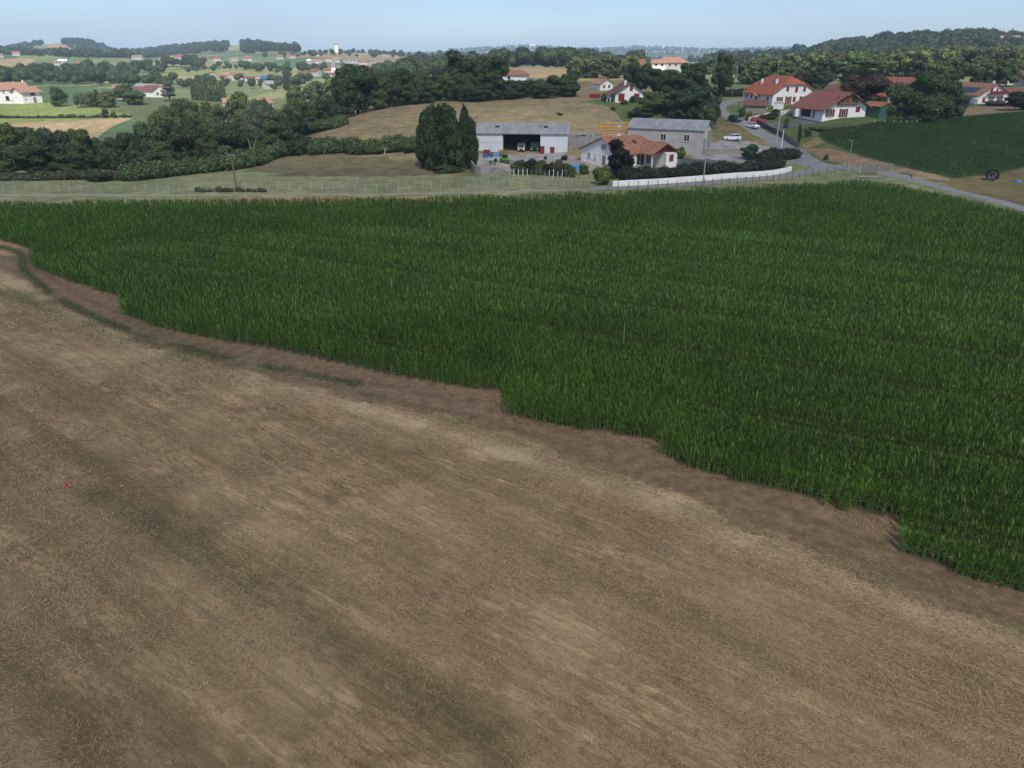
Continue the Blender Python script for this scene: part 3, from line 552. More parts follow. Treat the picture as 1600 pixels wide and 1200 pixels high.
# ---------------------------------------------------------------- straw and weeds on the mown field
def straw_field():
    g = np.random.default_rng(11); pts = []
    for n_, y0, y1 in ((260000, 14, 30), (240000, 30, 50), (90000, 50, 85)):
        Y = g.uniform(y0, y1, n_); zc = Y * CT + CAMH * ST; X = g.uniform(-1, 1, n_) * (.80 * zc + 2); pts.append(np.stack([X, Y], -1))
    P = np.concatenate(pts); P = P[~in_poly(P[:, 0], P[:, 1], CORN)]; P = P[(dist_line(P[:, 0], P[:, 1], track) > 1.6) | (g.random(len(P)) < .12)]
    X, Y = P[:, 0], P[:, 1]; n_ = len(X); far_ = 1 + (np.hypot(X, Y) - 26) / 45
    gang = R(90 + 54) + 2.6 * (vnoise(X, Y, 2.3, 71) - .5); az = gang + g.normal(0, .75, n_) + pi * (g.random(n_) < .5)
    dens = vnoise(X, Y, 1.3, 72) * .6 + vnoise(X, Y, 5, 73) * .4; dkp = np.zeros(n_)
    for P_, wd_, am_ in DKL: dkp = np.maximum(dkp, am_ * np.exp(-(dist_line(X, Y, P_) / wd_) ** 2))
    k = (g.random(n_) > dkp * .8) & (g.random(n_) < np.clip(dens * 2.8 - .7, .10, 1)); X, Y, az, far_ = X[k], Y[k], az[k], far_[k]; n_ = len(X)
    v, f, a = blades(X, Y, zg(X, Y) + g.random(n_) * .05 - .01, az, g.uniform(0, .55, n_), g.uniform(-.5, .2, n_), g.uniform(.10, .30, n_) * np.sqrt(far_), 0.014 * far_ * g.uniform(.6, 1.3, n_), 2, g.random(n_))
    m = pm('straw', (.40, .30, .20), .8, .1, 1); q = m.node_tree; at = q.nodes.new('ShaderNodeAttribute'); at.attribute_name = 'rnd'; r_ = q.nodes.new('ShaderNodeValToRGB'); e = r_.color_ramp.elements
    e[0].color = (.15, .092, .046, 1); e[1].color = (.56, .39, .215, 1); q.links.new(at.outputs['Fac'], r_.inputs[0]); q.links.new(r_.outputs[0], q.nodes['Principled BSDF'].inputs['Base Color'])
    link('cut_straw', npmesh('cut_straw', v, f, m, {'rnd': ('FLOAT', a)}), kind='stuff', label='dry cut straw lying over the mown field', cat='straw')
    parts = []
    def tufts(line, n_, sp, h, sd, thr=.40):
        c = smooth(line, .5); q = c[g.integers(0, len(c), n_)] + g.normal(0, sp, (n_, 2)); kk = vnoise(q[:, 0], q[:, 1], 2.2, sd) + .25 * g.random(n_) > thr; q = q[kk & ~in_poly(q[:, 0], q[:, 1], CORN)]; m_ = len(q)
        parts.append(blades(q[:, 0], q[:, 1], zg(q[:, 0], q[:, 1]), g.random(m_) * 2 * pi, g.uniform(.6, 1.4, m_), g.uniform(-.3, .8, m_), g.uniform(.4, 1, m_) * h, np.full(m_, .03), 2, g.random(m_)))
    tufts(weedl, 15000, .28, .30, 13, .35); tufts(weed2, 7000, .9, .22, 14); tufts(weed3, 2600, .6, .16, 15, .55)
    for ln_, k_ in (([(150, 765), (260, 830), (400, 920), (560, 1030), (740, 1140)], 9000), ([(60, 690), (150, 720), (230, 770), (330, 860)], 4500), ([(430, 900), (520, 1000), (760, 1180)], 5000), ([(1080, 960), (1240, 1060)], 600), ([(200, 640), (420, 700), (640, 800)], 1500), ([(-50, 700), (120, 740), (240, 700)], 3500), ([(1380, 870), (1600, 990)], 900)):
        tufts([flatp(*q) for q in ln_], int(k_ * .6), .9, .11, 21, .5)
    v, f, a = gather(parts)
    link('grass_tufts', npmesh('grass_tufts', v, f, corn_mat('grass_blade', (.07, .085, .025), (.12, .15, .04), (.24, .21, .09)), {'rnd': ('FLOAT', a)}), kind='stuff', label='green weeds and grass along the dirt track', cat='grass')
straw_field()

# ---------------------------------------------------------------- foliage builders
def cubesphere(k_=4):
    u = np.linspace(-1, 1, k_ + 1); vs, fs = [], []; o = 0
    for ax in range(3):
        for s in (-1, 1):
            A, B = np.meshgrid(u, u); c = np.full(A.shape, s, float); q = [None] * 3; q[ax] = c; q[(ax + 1) % 3] = A; q[(ax + 2) % 3] = B
            v = np.stack(q, -1).reshape(-1, 3); vs.append(v / np.linalg.norm(v, axis=1)[:, None])
            i0 = (np.arange(k_)[:, None] * (k_ + 1) + np.arange(k_)[None]).reshape(-1) + o; f = np.stack([i0, i0 + 1, i0 + k_ + 2, i0 + k_ + 1], -1); fs.append(f if s > 0 else f[:, ::-1]); o += (k_ + 1) ** 2
    return np.concatenate(vs), np.concatenate(fs)
CSV, CSF = cubesphere(4); CSV3, CSF3 = cubesphere(3)
def foliage(blobs, dens, size, g, core=.72, up=0.0, aspect=1.5, shell=.78):
    blobs = np.asarray(blobs, float); parts = []
    for b in blobs:
        rad = b[3:]; area = 4 * pi * ((rad[0] * rad[1]) ** 1.6 + (rad[0] * rad[2]) ** 1.6 + (rad[1] * rad[2]) ** 1.6) ** (1 / 1.6) / 3 ** (1 / 1.6); n_ = max(6, int(area * dens))
        d = g.normal(size=(n_, 3)); d /= np.linalg.norm(d, axis=1)[:, None]; p_ = b[:3] + d * rad * (shell + (1.12 - shell) * g.random((n_, 1)))
        q = (p_[:, None] - blobs[None, :, :3]) / blobs[None, :, 3:]; ins = ((q ** 2).sum(-1) < .45).any(1); p_, d = p_[~ins], d[~ins]; n_ = len(p_)
        if not n_: continue
        nr_ = d + g.normal(0, .55, (n_, 3)); nr_[:, 2] += .25; nr_ /= np.linalg.norm(nr_, axis=1)[:, None]
        a = np.cross(nr_, g.normal(size=(n_, 3)) + np.array([0, 0, up * 6])); a /= np.linalg.norm(a, axis=1)[:, None] + 1e-9; c = np.cross(nr_, a)
        s = size * g.uniform(.6, 1.35, (n_, 1)); A = a * s * .5; Cc = c * s * .5 * aspect
        v = np.stack([p_ - A - Cc * .4, p_ - Cc, p_ + A + Cc * .2, p_ + Cc * 1.1], 1).reshape(-1, 3) if True else None
        parts.append((v, np.arange(n_ * 4).reshape(-1, 4), np.repeat(g.random(n_), 4)))
        if core:
            nz = 1 + .18 * np.sin(CSV[:, :1] * 5 + b[0]) * np.cos(CSV[:, 1:2] * 6 + b[2]); parts.append((b[:3] + CSV * rad * core * nz, CSF, np.full(len(CSV), .25)))  # solid inner blob, added in a darker tone to block light through crowns
    return gather(parts)
def crown_blobs(g, kind):
    B = []
    if kind == 'oak':                       # broad crown, unit: height 1, z from .12 to 1, radius ~.42
        for i in range(26):
            th = g.random() * 2 * pi; z = g.uniform(.15, .88); rmax = .40 * sqrt(max(.05, 1 - ((z - .52) / .46) ** 2)); r_ = rmax * g.uniform(.45, .95); s = g.uniform(.10, .17)
            B.append((r_ * cos(th), r_ * sin(th), z, s * 1.1, s * 1.1, s * .85))
        B.append((0, 0, .55, .24, .24, .28))
    elif kind == 'tall':
        for i in range(26):
            th = g.random() * 2 * pi; z = g.uniform(.18, .92); rmax = .27 * sqrt(max(.05, 1 - ((z - .5) / .5) ** 2)); r_ = rmax * g.uniform(.3, .95); s = g.uniform(.07, .13)
            B.append((r_ * cos(th), r_ * sin(th), z, s, s, s * .95))
        B.append((0, 0, .5, .15, .15, .3))
    elif kind == 'poplar':
        for i in range(52):
            th = g.random() * 2 * pi; z = g.uniform(.08, .93); rmax = .10 * (1 - max(0, (z - .35) / .65) ** 1.6 * .85); r_ = rmax * g.uniform(.2, .9)
            B.append((r_ * cos(th), r_ * sin(th), z * .88 + .02, .030, .030, .13))
        B.append((0, 0, .45, .06, .06, .36))
    elif kind == 'bush':
        for i in range(14):
            th = g.random() * 2 * pi; z = g.uniform(.2, .78); r_ = g.uniform(.1, .48) * (1.1 - z * .5); s = g.uniform(.16, .28)
            B.append((r_ * cos(th), r_ * sin(th), z, s, s, s * .8))
        B.append((0, 0, .38, .4, .4, .36))
    elif kind == 'conifer':
        for i in range(30):
            th = g.random() * 2 * pi; z = g.uniform(.08, .95); r_ = .24 * (1 - z) * g.uniform(.4, 1); s = .05 + .07 * (1 - z)
            B.append((r_ * cos(th), r_ * sin(th), z, s * 1.2, s * 1.2, s * .6))
        B.append((0, 0, .4, .09, .09, .38))
    elif kind == 'cedar':
        for i in range(22):
            th = g.random() * 2 * pi; z = .25 + .7 * (i / 22); r_ = (.48 * (1.05 - z)) * g.uniform(.5, 1); B.append((r_ * cos(th), r_ * sin(th), z, .15, .15, .04))
        B.append((0, 0, .5, .07, .07, .4))
    elif kind == 'willow':
        for i in range(26):
            th = g.random() * 2 * pi; r_ = g.uniform(.15, .46); z = .75 - r_ * .5 + g.uniform(-.08, .08); B.append((r_ * cos(th), r_ * sin(th), z - .12, .10, .10, .24))
        B.append((0, 0, .62, .36, .36, .3))
    return B
def trunk(g, kind, hi):
    mb = MB(); n_ = 9 if hi else 6; r0 = {'poplar': .022, 'bush': .02, 'conifer': .02}.get(kind, .032)
    pts = [(0, 0, -.04)] + [(g.normal(0, .008), g.normal(0, .008), z) for z in (.15, .35, .6)]
    for i in range(3): mb.tube(pts[i], pts[i + 1], r0 * (1 - i * .25), r0 * (1 - (i + 1) * .25), n_, False)
    if kind in ('oak', 'tall', 'willow', 'bush'):
        for i in range(5):
            th = g.random() * 6.28; z = g.uniform(.15, .4); mb.tube((0, 0, z), (.22 * cos(th), .22 * sin(th), z + g.uniform(.15, .3)), r0 * .5, r0 * .15, 6, False)
    me = bpy.data.meshes.new('trunk'); me.from_pydata(mb.v, [], mb.f); me.materials.append(M['bark']); return me
PROTO = {}
def protos(kind, hi, count, H):
    g = np.random.default_rng(hash_(kind) + hi); L_ = []
    for i in range(count):
        size = (.036 if hi else .075) * {'poplar': .40 if hi else .65, 'bush': 1.5, 'conifer': .8}.get(kind, 1); dens = (1.15 if hi else .9) / size ** 2
        v, f, a = foliage(crown_blobs(g, kind), dens, size, g, .80, up=1 if kind in ('poplar', 'willow') else 0, aspect=1.8 if kind in ('poplar', 'willow') else 1.35)
        L_.append((npmesh('crown', v, f, M['leaf'], {'rnd': ('FLOAT', a)}), trunk(g, kind, hi)))
    PROTO[kind, hi] = L_
def hash_(s): return sum(ord(c) * (i + 1) for i, c in enumerate(s))
for k_, c_ in (('oak', 4), ('tall', 3), ('poplar', 2), ('bush', 4), ('conifer', 1), ('cedar', 1), ('willow', 1)): protos(k_, 1, c_, 1)
for k_, c_ in (('oak', 4), ('poplar', 2), ('bush', 3), ('tall', 2)): protos(k_, 0, c_, 1)
GREEN = dict(dark=(.056, .088, .031), mid=(.088, .128, .040), light=(.12, .155, .045), blue=(.058, .090, .046), yellow=(.13, .145, .045), purple=(.022, .016, .017), copper=(.062, .043, .033), olive=(.075, .085, .035), pale=(.13, .165, .08), hedge=(.032, .042, .020), silver=(.09, .12, .11))
NAME = dict(oak='broadleaf_tree', tall='tall_tree', poplar='poplar_tree', bush='bush', conifer='conifer_tree', cedar='cedar_tree', willow='willow_tree')
NT = [0]
def tree(kind, x, y, h, wd, colr, label, group=None, hi=None, z=None, name=None, seed=None):
    """h: height in metres, wd: crown width in metres"""
    if hi is None: hi = 1 if y < 300 else 0
    if (kind, hi) not in PROTO: hi = 1 - hi
    g = random.Random(NT[0] * 13 + 5 if seed is None else seed); NT[0] += 1
    cm, tm = PROTO[kind, hi][NT[0] % len(PROTO[kind, hi])]
    nat = {'oak': .95, 'tall': .62, 'poplar': .24, 'bush': 1.25, 'conifer': .5, 'cedar': .95, 'willow': 1.0}[kind]
    base = gz(x, y) if z is None else z
    o = empty(name or NAME[kind], (x, y, base - .1), g.uniform(0, 6.28), label, 'bush' if kind == 'bush' else 'tree', group)
    s = wd / nat
    o.scale = (s, s, h)
    c = link('crown', cm, o); t = link('trunk', tm, o)
    b = GREEN[colr]; k1 = g.uniform(.85, 1.2); c.color = (b[0] * k1 * g.uniform(.9, 1.12), b[1] * k1, b[2] * k1 * g.uniform(.85, 1.1), 1)
    return o
def tpx(kind, px, ytop, D, wpx, colr, label, group=None, hmin=2.0, **kw):
    """tree at forward distance D whose top reaches row ytop, width wpx photo pixels"""
    x_, y_ = wp(px, D); z = gz(x_, y_); zc = D * CT + (CAMH - z) * ST; h = max(hmin, zat(ytop, D) - z)
    return tree(kind, x_, y_, h, wpx * zc / FPX, colr, label, group, **kw)
def leafline(name, pts, h, wd, colr, label, cat, g, size=.16, dens=1.0, wob=.35, step=.8):
    c = smooth(pts, step); B = []
    for q in c:
        hh = h * g.uniform(1 - wob, 1.08); z = gz(*q); B.append((q[0] + g.normal(0, .12 * wd), q[1] + g.normal(0, .12 * wd), z + hh * .5, wd * .5 * g.uniform(.8, 1.2), wd * .5 * g.uniform(.8, 1.2), hh * .55))
    B = np.array(B); o0 = np.array([c[0][0], c[0][1], gz(*c[0])]); B[:, :3] -= o0
    v, f, a = foliage(B, dens / size ** 2, size, g, .8)
    o = link(name, npmesh(name, v, f, M['leaf'], {'rnd': ('FLOAT', a)}), None, label, cat, None, None, tuple(o0)); b = GREEN[colr]; o.color = (*b, 1); return o

# ---------------------------------------------------------------- buildings
def roof_mb(x0, x1, yL, zL, yR, zR, yr, zr, f, j, t=.16):
    def end(x, s, f_, j_):
        e = dict(EL=(x, yL, zL), ER=(x, yR, zR), Rr=(x - s * j_, yr, zr))
        if f_ > 0: e['CL'] = (x, yr + f_ * (yL - yr), zr + f_ * (zL - zr)); e['CR'] = (x, yr + f_ * (yR - yr), zr + f_ * (zR - zr))
        return e
    a = end(x0, -1, f[0], j[0]); b = end(x1, 1, f[1], j[1]); P = {}; vs = []
    for tag_, e in (('a', a), ('b', b)):
        for k_, v in e.items(): P[tag_ + k_] = len(vs); vs.append(v)
    def seq(l): return [P[q] for q in l if q in P]
    fs = [seq(['aEL', 'bEL', 'bCL', 'bRr', 'aRr', 'aCL']), seq(['bER', 'aER', 'aCR', 'aRr', 'bRr', 'bCR'])]
    if f[0] > 0: fs.append(seq(['aCL', 'aRr', 'aCR']))
    if f[1] > 0: fs.append(seq(['bCR', 'bRr', 'bCL']))
    loop = ['aEL', 'bEL'] + (['bCL', 'bCR'] if f[1] > 0 else ['bRr']) + ['bER', 'aER'] + (['aCR', 'aCL'] if f[0] > 0 else ['aRr']); lp = seq(loop); n_ = len(vs)
    V_ = [(v[0], v[1], v[2] + t) for v in vs] + list(vs); F_ = fs + [[i + n_ for i in q[::-1]] for q in fs] + [[lp[i], lp[(i + 1) % len(lp)], lp[(i + 1) % len(lp)] + n_, lp[i] + n_] for i in range(len(lp))]
    return MB().add(V_, F_)
def body_mb(L, W, hL, hR, yr, zr, f, ovL=0, down=1.5):
    def pr(f_):
        p_ = [(-W / 2, -down), (W / 2, -down), (W / 2, hR)]
        if f_ <= 0: p_ += [(yr, zr)]
        elif f_ < .85: p_ += [(yr + f_ * (W / 2 - yr), zr + f_ * (hR - zr)), (yr + f_ * (-W / 2 - yr), zr + f_ * (hL - zr))]
        p_ += [(-W / 2, hL)]; return p_
    mb = MB(); a, b = pr(f[0]), pr(f[1]); mb.add([(-L / 2, *q) for q in a], [tuple(range(len(a) - 1, -1, -1))]); mb.add([(L / 2, *q) for q in b], [tuple(range(len(b)))])
    for y_, h_ in ((-W / 2, hL), (W / 2, hR)): mb.add([(-L / 2, y_, -down), (L / 2, y_, -down), (L / 2, y_, h_), (-L / 2, y_, h_)], [(0, 1, 2, 3) if y_ < 0 else (3, 2, 1, 0)])
    return mb
def faceframe(L, W, f):
    return {'F': ((-L / 2, -W / 2, 0), (1, 0, 0), (0, -1, 0)), 'R': ((L / 2, -W / 2, 0), (0, 1, 0), (1, 0, 0)), 'B': ((L / 2, W / 2, 0), (-1, 0, 0), (0, 1, 0)), 'L': ((-L / 2, W / 2, 0), (0, -1, 0), (-1, 0, 0))}[f]
def window(root, fr, u, z0, w_, h_, kind, col='red', small=False):
    o, du, dn = fr; sm = M[col]
    if kind == 'shut':
        MB().obox(o, du, dn, u - w_ / 2, u + w_ / 2, .01, .07, z0, z0 + h_).build('shutter', sm, root, label='closed dark red shutter' if col == 'red' else None); return
    if kind == 'door':
        d = MB().obox(o, du, dn, u - w_ / 2, u + w_ / 2, .01, .06, z0, z0 + h_).build('door', sm, root)
        MB().obox(o, du, dn, u - w_ / 2 - .1, u - w_ / 2, 0, .1, z0, z0 + h_ + .1).obox(o, du, dn, u + w_ / 2, u + w_ / 2 + .1, 0, .1, z0, z0 + h_ + .1).build('frame', M['white'], d); return
    if small:
        MB().obox(o, du, dn, u - w_ / 2, u + w_ / 2, .01, .05, z0, z0 + h_).build('window', M['glass'], root); return
    mb = MB(); t = .08
    mb.obox(o, du, dn, u - w_ / 2, u - w_ / 2 + t, .0, .07, z0, z0 + h_).obox(o, du, dn, u + w_ / 2 - t, u + w_ / 2, .0, .07, z0, z0 + h_)
    mb.obox(o, du, dn, u - w_ / 2 + t, u + w_ / 2 - t, .0, .07, z0, z0 + t).obox(o, du, dn, u - w_ / 2 + t, u + w_ / 2 - t, .0, .07, z0 + h_ - t, z0 + h_).obox(o, du, dn, u - t / 2, u + t / 2, .0, .065, z0 + t, z0 + h_ - t)
    wn = mb.build('window', M['frame'], root)
    MB().obox(o, du, dn, u - w_ / 2 + t, u - t / 2, .012, .03, z0 + t, z0 + h_ - t).obox(o, du, dn, u + t / 2, u + w_ / 2 - t, .012, .03, z0 + t, z0 + h_ - t).build('pane', M['glass'], wn)
    MB().obox(o, du, dn, u - w_ / 2 - .1, u + w_ / 2 + .1, .0, .14, z0 - .1, z0).build('sill', M['concrete'], wn)
    if kind == 'open':
        for a, b in ((u - w_ / 2 - w_ * .52, u - w_ / 2 - .02), (u + w_ / 2 + .02, u + w_ / 2 + w_ * .52)): MB().obox(o, du, dn, a, b, .01, .06, z0, z0 + h_).build('shutter', sm, wn)
def house(name, label, loc, rot, L, W, hL, hR, zr, yr=0.0, ov=.6, ovx=.5, f=(0, 0), j=(0, 0), roof='tile', wall='white', wins=(), chim=(), cat='house', small=False, dz=0.0, group=None, skyl=(), fascia=None):
    x_, y_ = loc; z = gz(x_, y_) + dz
    r_ = empty(name, (x_, y_, z), rot, label, cat, group)
    body_mb(L, W, hL, hR, yr, zr, f).build('wall', M[wall], r_)
    sL = (zr - hL) / (yr + W / 2); sR = (zr - hR) / (W / 2 - yr)
    rf = roof_mb(-L / 2 - ovx, L / 2 + ovx, -W / 2 - ov, hL - sL * ov, W / 2 + ov, hR - sR * ov, yr, zr, f, j).build('roof', M[roof], r_)
    for (cx, cy, ch) in chim:
        zc_ = zr - (sL * (yr - cy) if cy < yr else sR * (cy - yr)); cm_ = MB().box(cx - .35, cx + .35, cy - .3, cy + .3, zc_ - .5, zc_ + ch).build('chimney', M['white'], rf)
        if not small: MB().box(cx - .42, cx + .42, cy - .37, cy + .37, zc_ + ch, zc_ + ch + .12).build('chimney_cap', M['concrete'], rf)
    for (cx, cy) in skyl:
        zc_ = zr - (sL * (yr - cy) if cy < yr else sR * (cy - yr)) + .16; a = .45; s_ = sL if cy < yr else -sR
        MB().add([(cx - a, cy - a, zc_ - a * s_ + .05), (cx + a, cy - a, zc_ - a * s_ + .05), (cx + a, cy + a, zc_ + a * s_ + .05), (cx - a, cy + a, zc_ + a * s_ + .05), (cx - a, cy - a, zc_ - a * s_ - .05), (cx + a, cy - a, zc_ - a * s_ - .05), (cx + a, cy + a, zc_ + a * s_ - .05), (cx - a, cy + a, zc_ + a * s_ - .05)],
                 [(0, 1, 2, 3), (0, 4, 5, 1), (1, 5, 6, 2), (2, 6, 7, 3), (3, 7, 4, 0)]).build('skylight', M['glass'], rf)
    for w_ in wins: window(r_, faceframe(L, W, w_[0]), *w_[1:6], col=(w_[6] if len(w_) > 6 else 'red'), small=small)
    return r_

# -- white shed with the open bay
bx, by = wp(818, 172); bz = gz(bx, by) * .5
barn = empty('farm_shed', (bx, by, bz), R(-5), 'long white shed with grey roof and open middle bay holding two trucks', 'shed')
Lb, Wb, Hb, Zr = 20.4, 9.0, 4.5, 6.2; a0, a1 = -Lb / 2 + 5.9, -Lb / 2 + 14.3
mw = MB(); mw.box(-Lb / 2, a0, -Wb / 2, -Wb / 2 + .15, -1, Hb).box(a1, Lb / 2, -Wb / 2, -Wb / 2 + .15, -1, Hb).box(a0, a1, -Wb / 2, -Wb / 2 + .15, Hb - .12, Hb)
mw.box(-Lb / 2, Lb / 2, Wb / 2 - .15, Wb / 2, -1, Hb)
for sx in (-Lb / 2, Lb / 2 - .15): mw.prism([(-Wb / 2 + .15, -1), (Wb / 2 - .15, -1), (Wb / 2 - .15, Hb + .05), (0, Zr - .03), (-Wb / 2 + .15, Hb + .05)], sx, sx + .15)
shed_white = pm('white_cladding', (.62, .64, .67), .6, .05, .4, 0, tint=(.56, .58, .61)); mw.build('wall', shed_white, barn)
rf = roof_mb(-Lb / 2 - .35, Lb / 2 + .35, -Wb / 2 - .45, Hb - .17, Wb / 2 + .45, Hb - .17, 0, Zr, (0, 0), (0, 0), .1).build('roof', M['fibro'], barn)
for sx in (-5.8, 5.2):
    MB().add([(sx - .5, -2.3, 5.48), (sx + .5, -2.3, 5.48), (sx + .5, -1.5, 5.80), (sx - .5, -1.5, 5.80), (sx - .5, -2.3, 5.3), (sx + .5, -2.3, 5.3), (sx + .5, -1.5, 5.6), (sx - .5, -1.5, 5.6)], [(0, 1, 2, 3), (0, 4, 5, 1), (1, 5, 6, 2), (2, 6, 7, 3), (3, 7, 4, 0)]).build('skylight', M['glass'], rf)
MB().box(a0, a1, -Wb / 2 - .06, -Wb / 2 - .005, Hb - .35, Hb - .13).build('door_rail', M['orange'], barn); MB().box(a0 - .06, a0 + .06, -Wb / 2 - .05, -Wb / 2 - .005, 0, Hb - .36).build('door_post', M['orange'], barn)
MB().box(a1 + .02, a1 + .95, -Wb / 2 - .09, -Wb / 2 - .02, 0, 1.75).build('door', M['red'], barn, label='dark red door panel beside the bay'); MB().box(a1 + 2.2, a1 + 3.2, -Wb / 2 - .09, -Wb / 2 - .02, 0.05, 1.6).build('door', M['red'], barn, label='small dark red door near the right end')
gs = MB()
for i in range(2): gs.tube((-Lb / 2 + .1, -Wb / 2 - .03, 2.35 - i * .0), (a0, -Wb / 2 - .03, 2.35), .02, n=5)
gs.build('cladding_joint', M['steel'], barn)
MB().box(-Lb / 2 + .2, Lb / 2 - .2, -Wb / 2 + .1, Wb / 2 - .2, -.4, .04).build('floor_slab', M['concrete'], barn)
MB().box(-Lb / 2 + .2, Lb / 2 - .2, Wb / 2 - .25, Wb / 2 - .16, .05, Hb).box(-Lb / 2 + .16, -Lb / 2 + .2, -Wb / 2 + .2, Wb / 2 - .26, .05, Hb).box(a0 - .1, a0 - .05, -Wb / 2 + .2, 1, .05, Hb).box(a1 + .05, a1 + .1, -Wb / 2 + .2, 1, .05, Hb).build('lining', M['dark'], barn)  # dark panels added inside the white walls to paint the bay's shade
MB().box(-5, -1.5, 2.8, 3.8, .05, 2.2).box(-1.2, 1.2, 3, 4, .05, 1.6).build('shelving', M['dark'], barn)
def inbarn(lx, ly): q = Matrix.Rotation(R(-5), 4, 'Z') @ Vector((lx, ly, 0)); return (bx + q.x, by + q.y)

# ---------------------------------------------------------------- vehicles
def wheels(root, xs, ys, r_, wd):
    for x_ in xs:
        for s in (-1, 1):
            t = MB().tube((x_, s * ys - wd / 2, r_), (x_, s * ys + wd / 2, r_), r_, n=18).build('wheel', M['black'], root)
            MB().tube((x_, s * (ys + wd / 2 - .02), r_), (x_, s * (ys + wd / 2 + .02), r_), r_ * .6, n=12).build('rim', M['metal'], t)
def car(label, loc, rot, colr, L=4.2, W=1.78, H=1.48, sedan=False, name='car', group='parked cars', z=None):
    x_, y_ = loc; r_ = empty(name, (x_, y_, gz(x_, y_) + .08 if z is None else z), rot, label, 'car', group); h = L / 2; m_ = M[colr]
    low = [(-h, .35), (-h + .05, .72), (-h + .1, .92 if sedan else .98), (-h * .55, .96), (h * .42, .92), (h * .8, .80), (h - .05, .62), (h, .35), (h - .1, .22), (-h + .1, .22)]
    MB().prism(low, -W / 2, W / 2, 'y').build('body', m_, r_, bevel=.09)
    if sedan: g0 = [(-h * .72, .93), (-h * .42, H - .06), (h * .02, H - .02), (h * .40, .92)]
    else: g0 = [(-h * .95, .95), (-h * .78, H - .08), (h * .02, H - .02), (h * .42, .92)]
    cb = MB(); n_ = 4; v = []
    for s in (-1, 1):
        for (a, b) in g0: v.append((a, s * (W / 2 - .06 - (b - .92) * .28), b))
    cb.add(v, [(0, 1, 2, 3), (7, 6, 5, 4), (0, 4, 5, 1), (1, 5, 6, 2), (2, 6, 7, 3), (3, 7, 4, 0)]); gl = cb.build('glasshouse', M['glass'], r_)
    t1, t2 = g0[1], g0[2]; yy = W / 2 - .06 - (H - .95) * .28 + .02
    MB().box(t1[0] - .05, t2[0] + .1, -yy, yy, H - .07, H).build('roof_panel', m_, r_, bevel=.03)
    for s in (-1, 1):
        w0 = W / 2 - .04
        for (p_, q_) in ((g0[0], g0[1]), (g0[3], g0[2]), ((-h * .18, .92), (-h * .18, H - .05))): MB().tube((p_[0], s * w0, p_[1]), (q_[0], s * yy, q_[1]), .045, n=5).build('pillar', m_, r_)
        MB().box(h * .80, h * .955, min(s * W * .46, s * W * .24), max(s * W * .46, s * W * .24), .60, .76).build('headlight', M['lens'], r_)
        MB().box(-h - .015, -h + .1, min(s * W * .47, s * W * .33), max(s * W * .47, s * W * .33), .62, .82).build('tail_light', M['tail'], r_)
    MB().box(h - .06, h + .012, -.45, .45, .36, .52).build('grille', M['black'], r_); wheels(r_, (-h * .62, h * .62), W / 2 - .09, .31, .2)
    return r_
tp = gp(1143, 219.5); car('white hatchback parked on the forecourt beside the grey building', tp, R(176), 'carwhite')
car('white saloon parked at the roadside facing downhill', gp(1175, 200.5), R(-62), 'carwhite', 4.1, 1.7, 1.42, True)
car('dark off-road car parked under the roadside trees', gp(1148, 190.5), R(-55), 'cardark', 3.9, 1.75, 1.75)
car('red estate car behind the low wall by the drive', gp(1185, 192.5), R(8), 'carred', 4.3, 1.7, 1.42)
car('dark car parked in shade on the terrace of the shuttered house', gp(999, 251), R(30), 'cardark', 4.0, 1.7, 1.4) if False else None
def truck(label, loc, rot, colr, k_=1.0, boxcol='metal', z=0):
    r_ = empty('truck', (*loc, z), rot, label, 'truck'); S = k_
    cp = [(1.3 * S, .55 * S), (3.1 * S, .55 * S), (3.15 * S, 1.25 * S), (2.75 * S, 2.25 * S), (1.3 * S, 2.3 * S)]
    MB().prism(cp, -.95 * S, .95 * S, 'y').build('cab', M[colr], r_, bevel=.08)
    MB().add([(3.17 * S, -.8 * S, 1.3 * S), (3.17 * S, .8 * S, 1.3 * S), (2.83 * S, .74 * S, 2.12 * S), (2.83 * S, -.74 * S, 2.12 * S)], [(0, 1, 2, 3)]).build('windscreen', M['glass'], r_)
    MB().box(3.1 * S, 3.22 * S, -.95 * S, .95 * S, .35 * S, .62 * S).build('bumper', M['black'], r_); MB().box(-3 * S, 3 * S, -.4 * S, .4 * S, .5 * S, .72 * S).build('chassis', M['black'], r_)
    bd = MB().box(-3 * S, 1.2 * S, -1 * S, 1 * S, .8 * S, .92 * S)
    for a in ((-3 * S, 1.2 * S, -1 * S, -.94 * S), (-3 * S, 1.2 * S, .94 * S, 1 * S), (-3 * S, -2.94 * S, -.94 * S, .94 * S), (1.14 * S, 1.2 * S, -.94 * S, .94 * S)): bd.box(*a, .92 * S, (2.45 if colr == 'carwhite' else 1.6) * S)
    bd.build('load_bed', M[boxcol], r_)
    for s in (-1, 1): MB().box(3.13 * S, 3.19 * S, min(s * .85 * S, s * .55 * S), max(s * .85 * S, s * .55 * S), .68 * S, .88 * S).build('headlight', M['lens'], r_)
    MB().box(3.13 * S, 3.18 * S, -.5 * S, .5 * S, .7 * S, 1.05 * S).build('grille', M['black'], r_); wheels(r_, (-1.7 * S, 2.1 * S), .82 * S, .42 * S, .26 * S)
truck('white tipper truck parked in the open shed bay', inbarn(-.35, 0.0), R(-95), 'carwhite', .85, 'grey_wood', bz + .05)
truck('green lorry parked deep in the open shed bay', inbarn(2.7, .9), R(-95), 'teal', 1.0, 'teal', bz + .05)
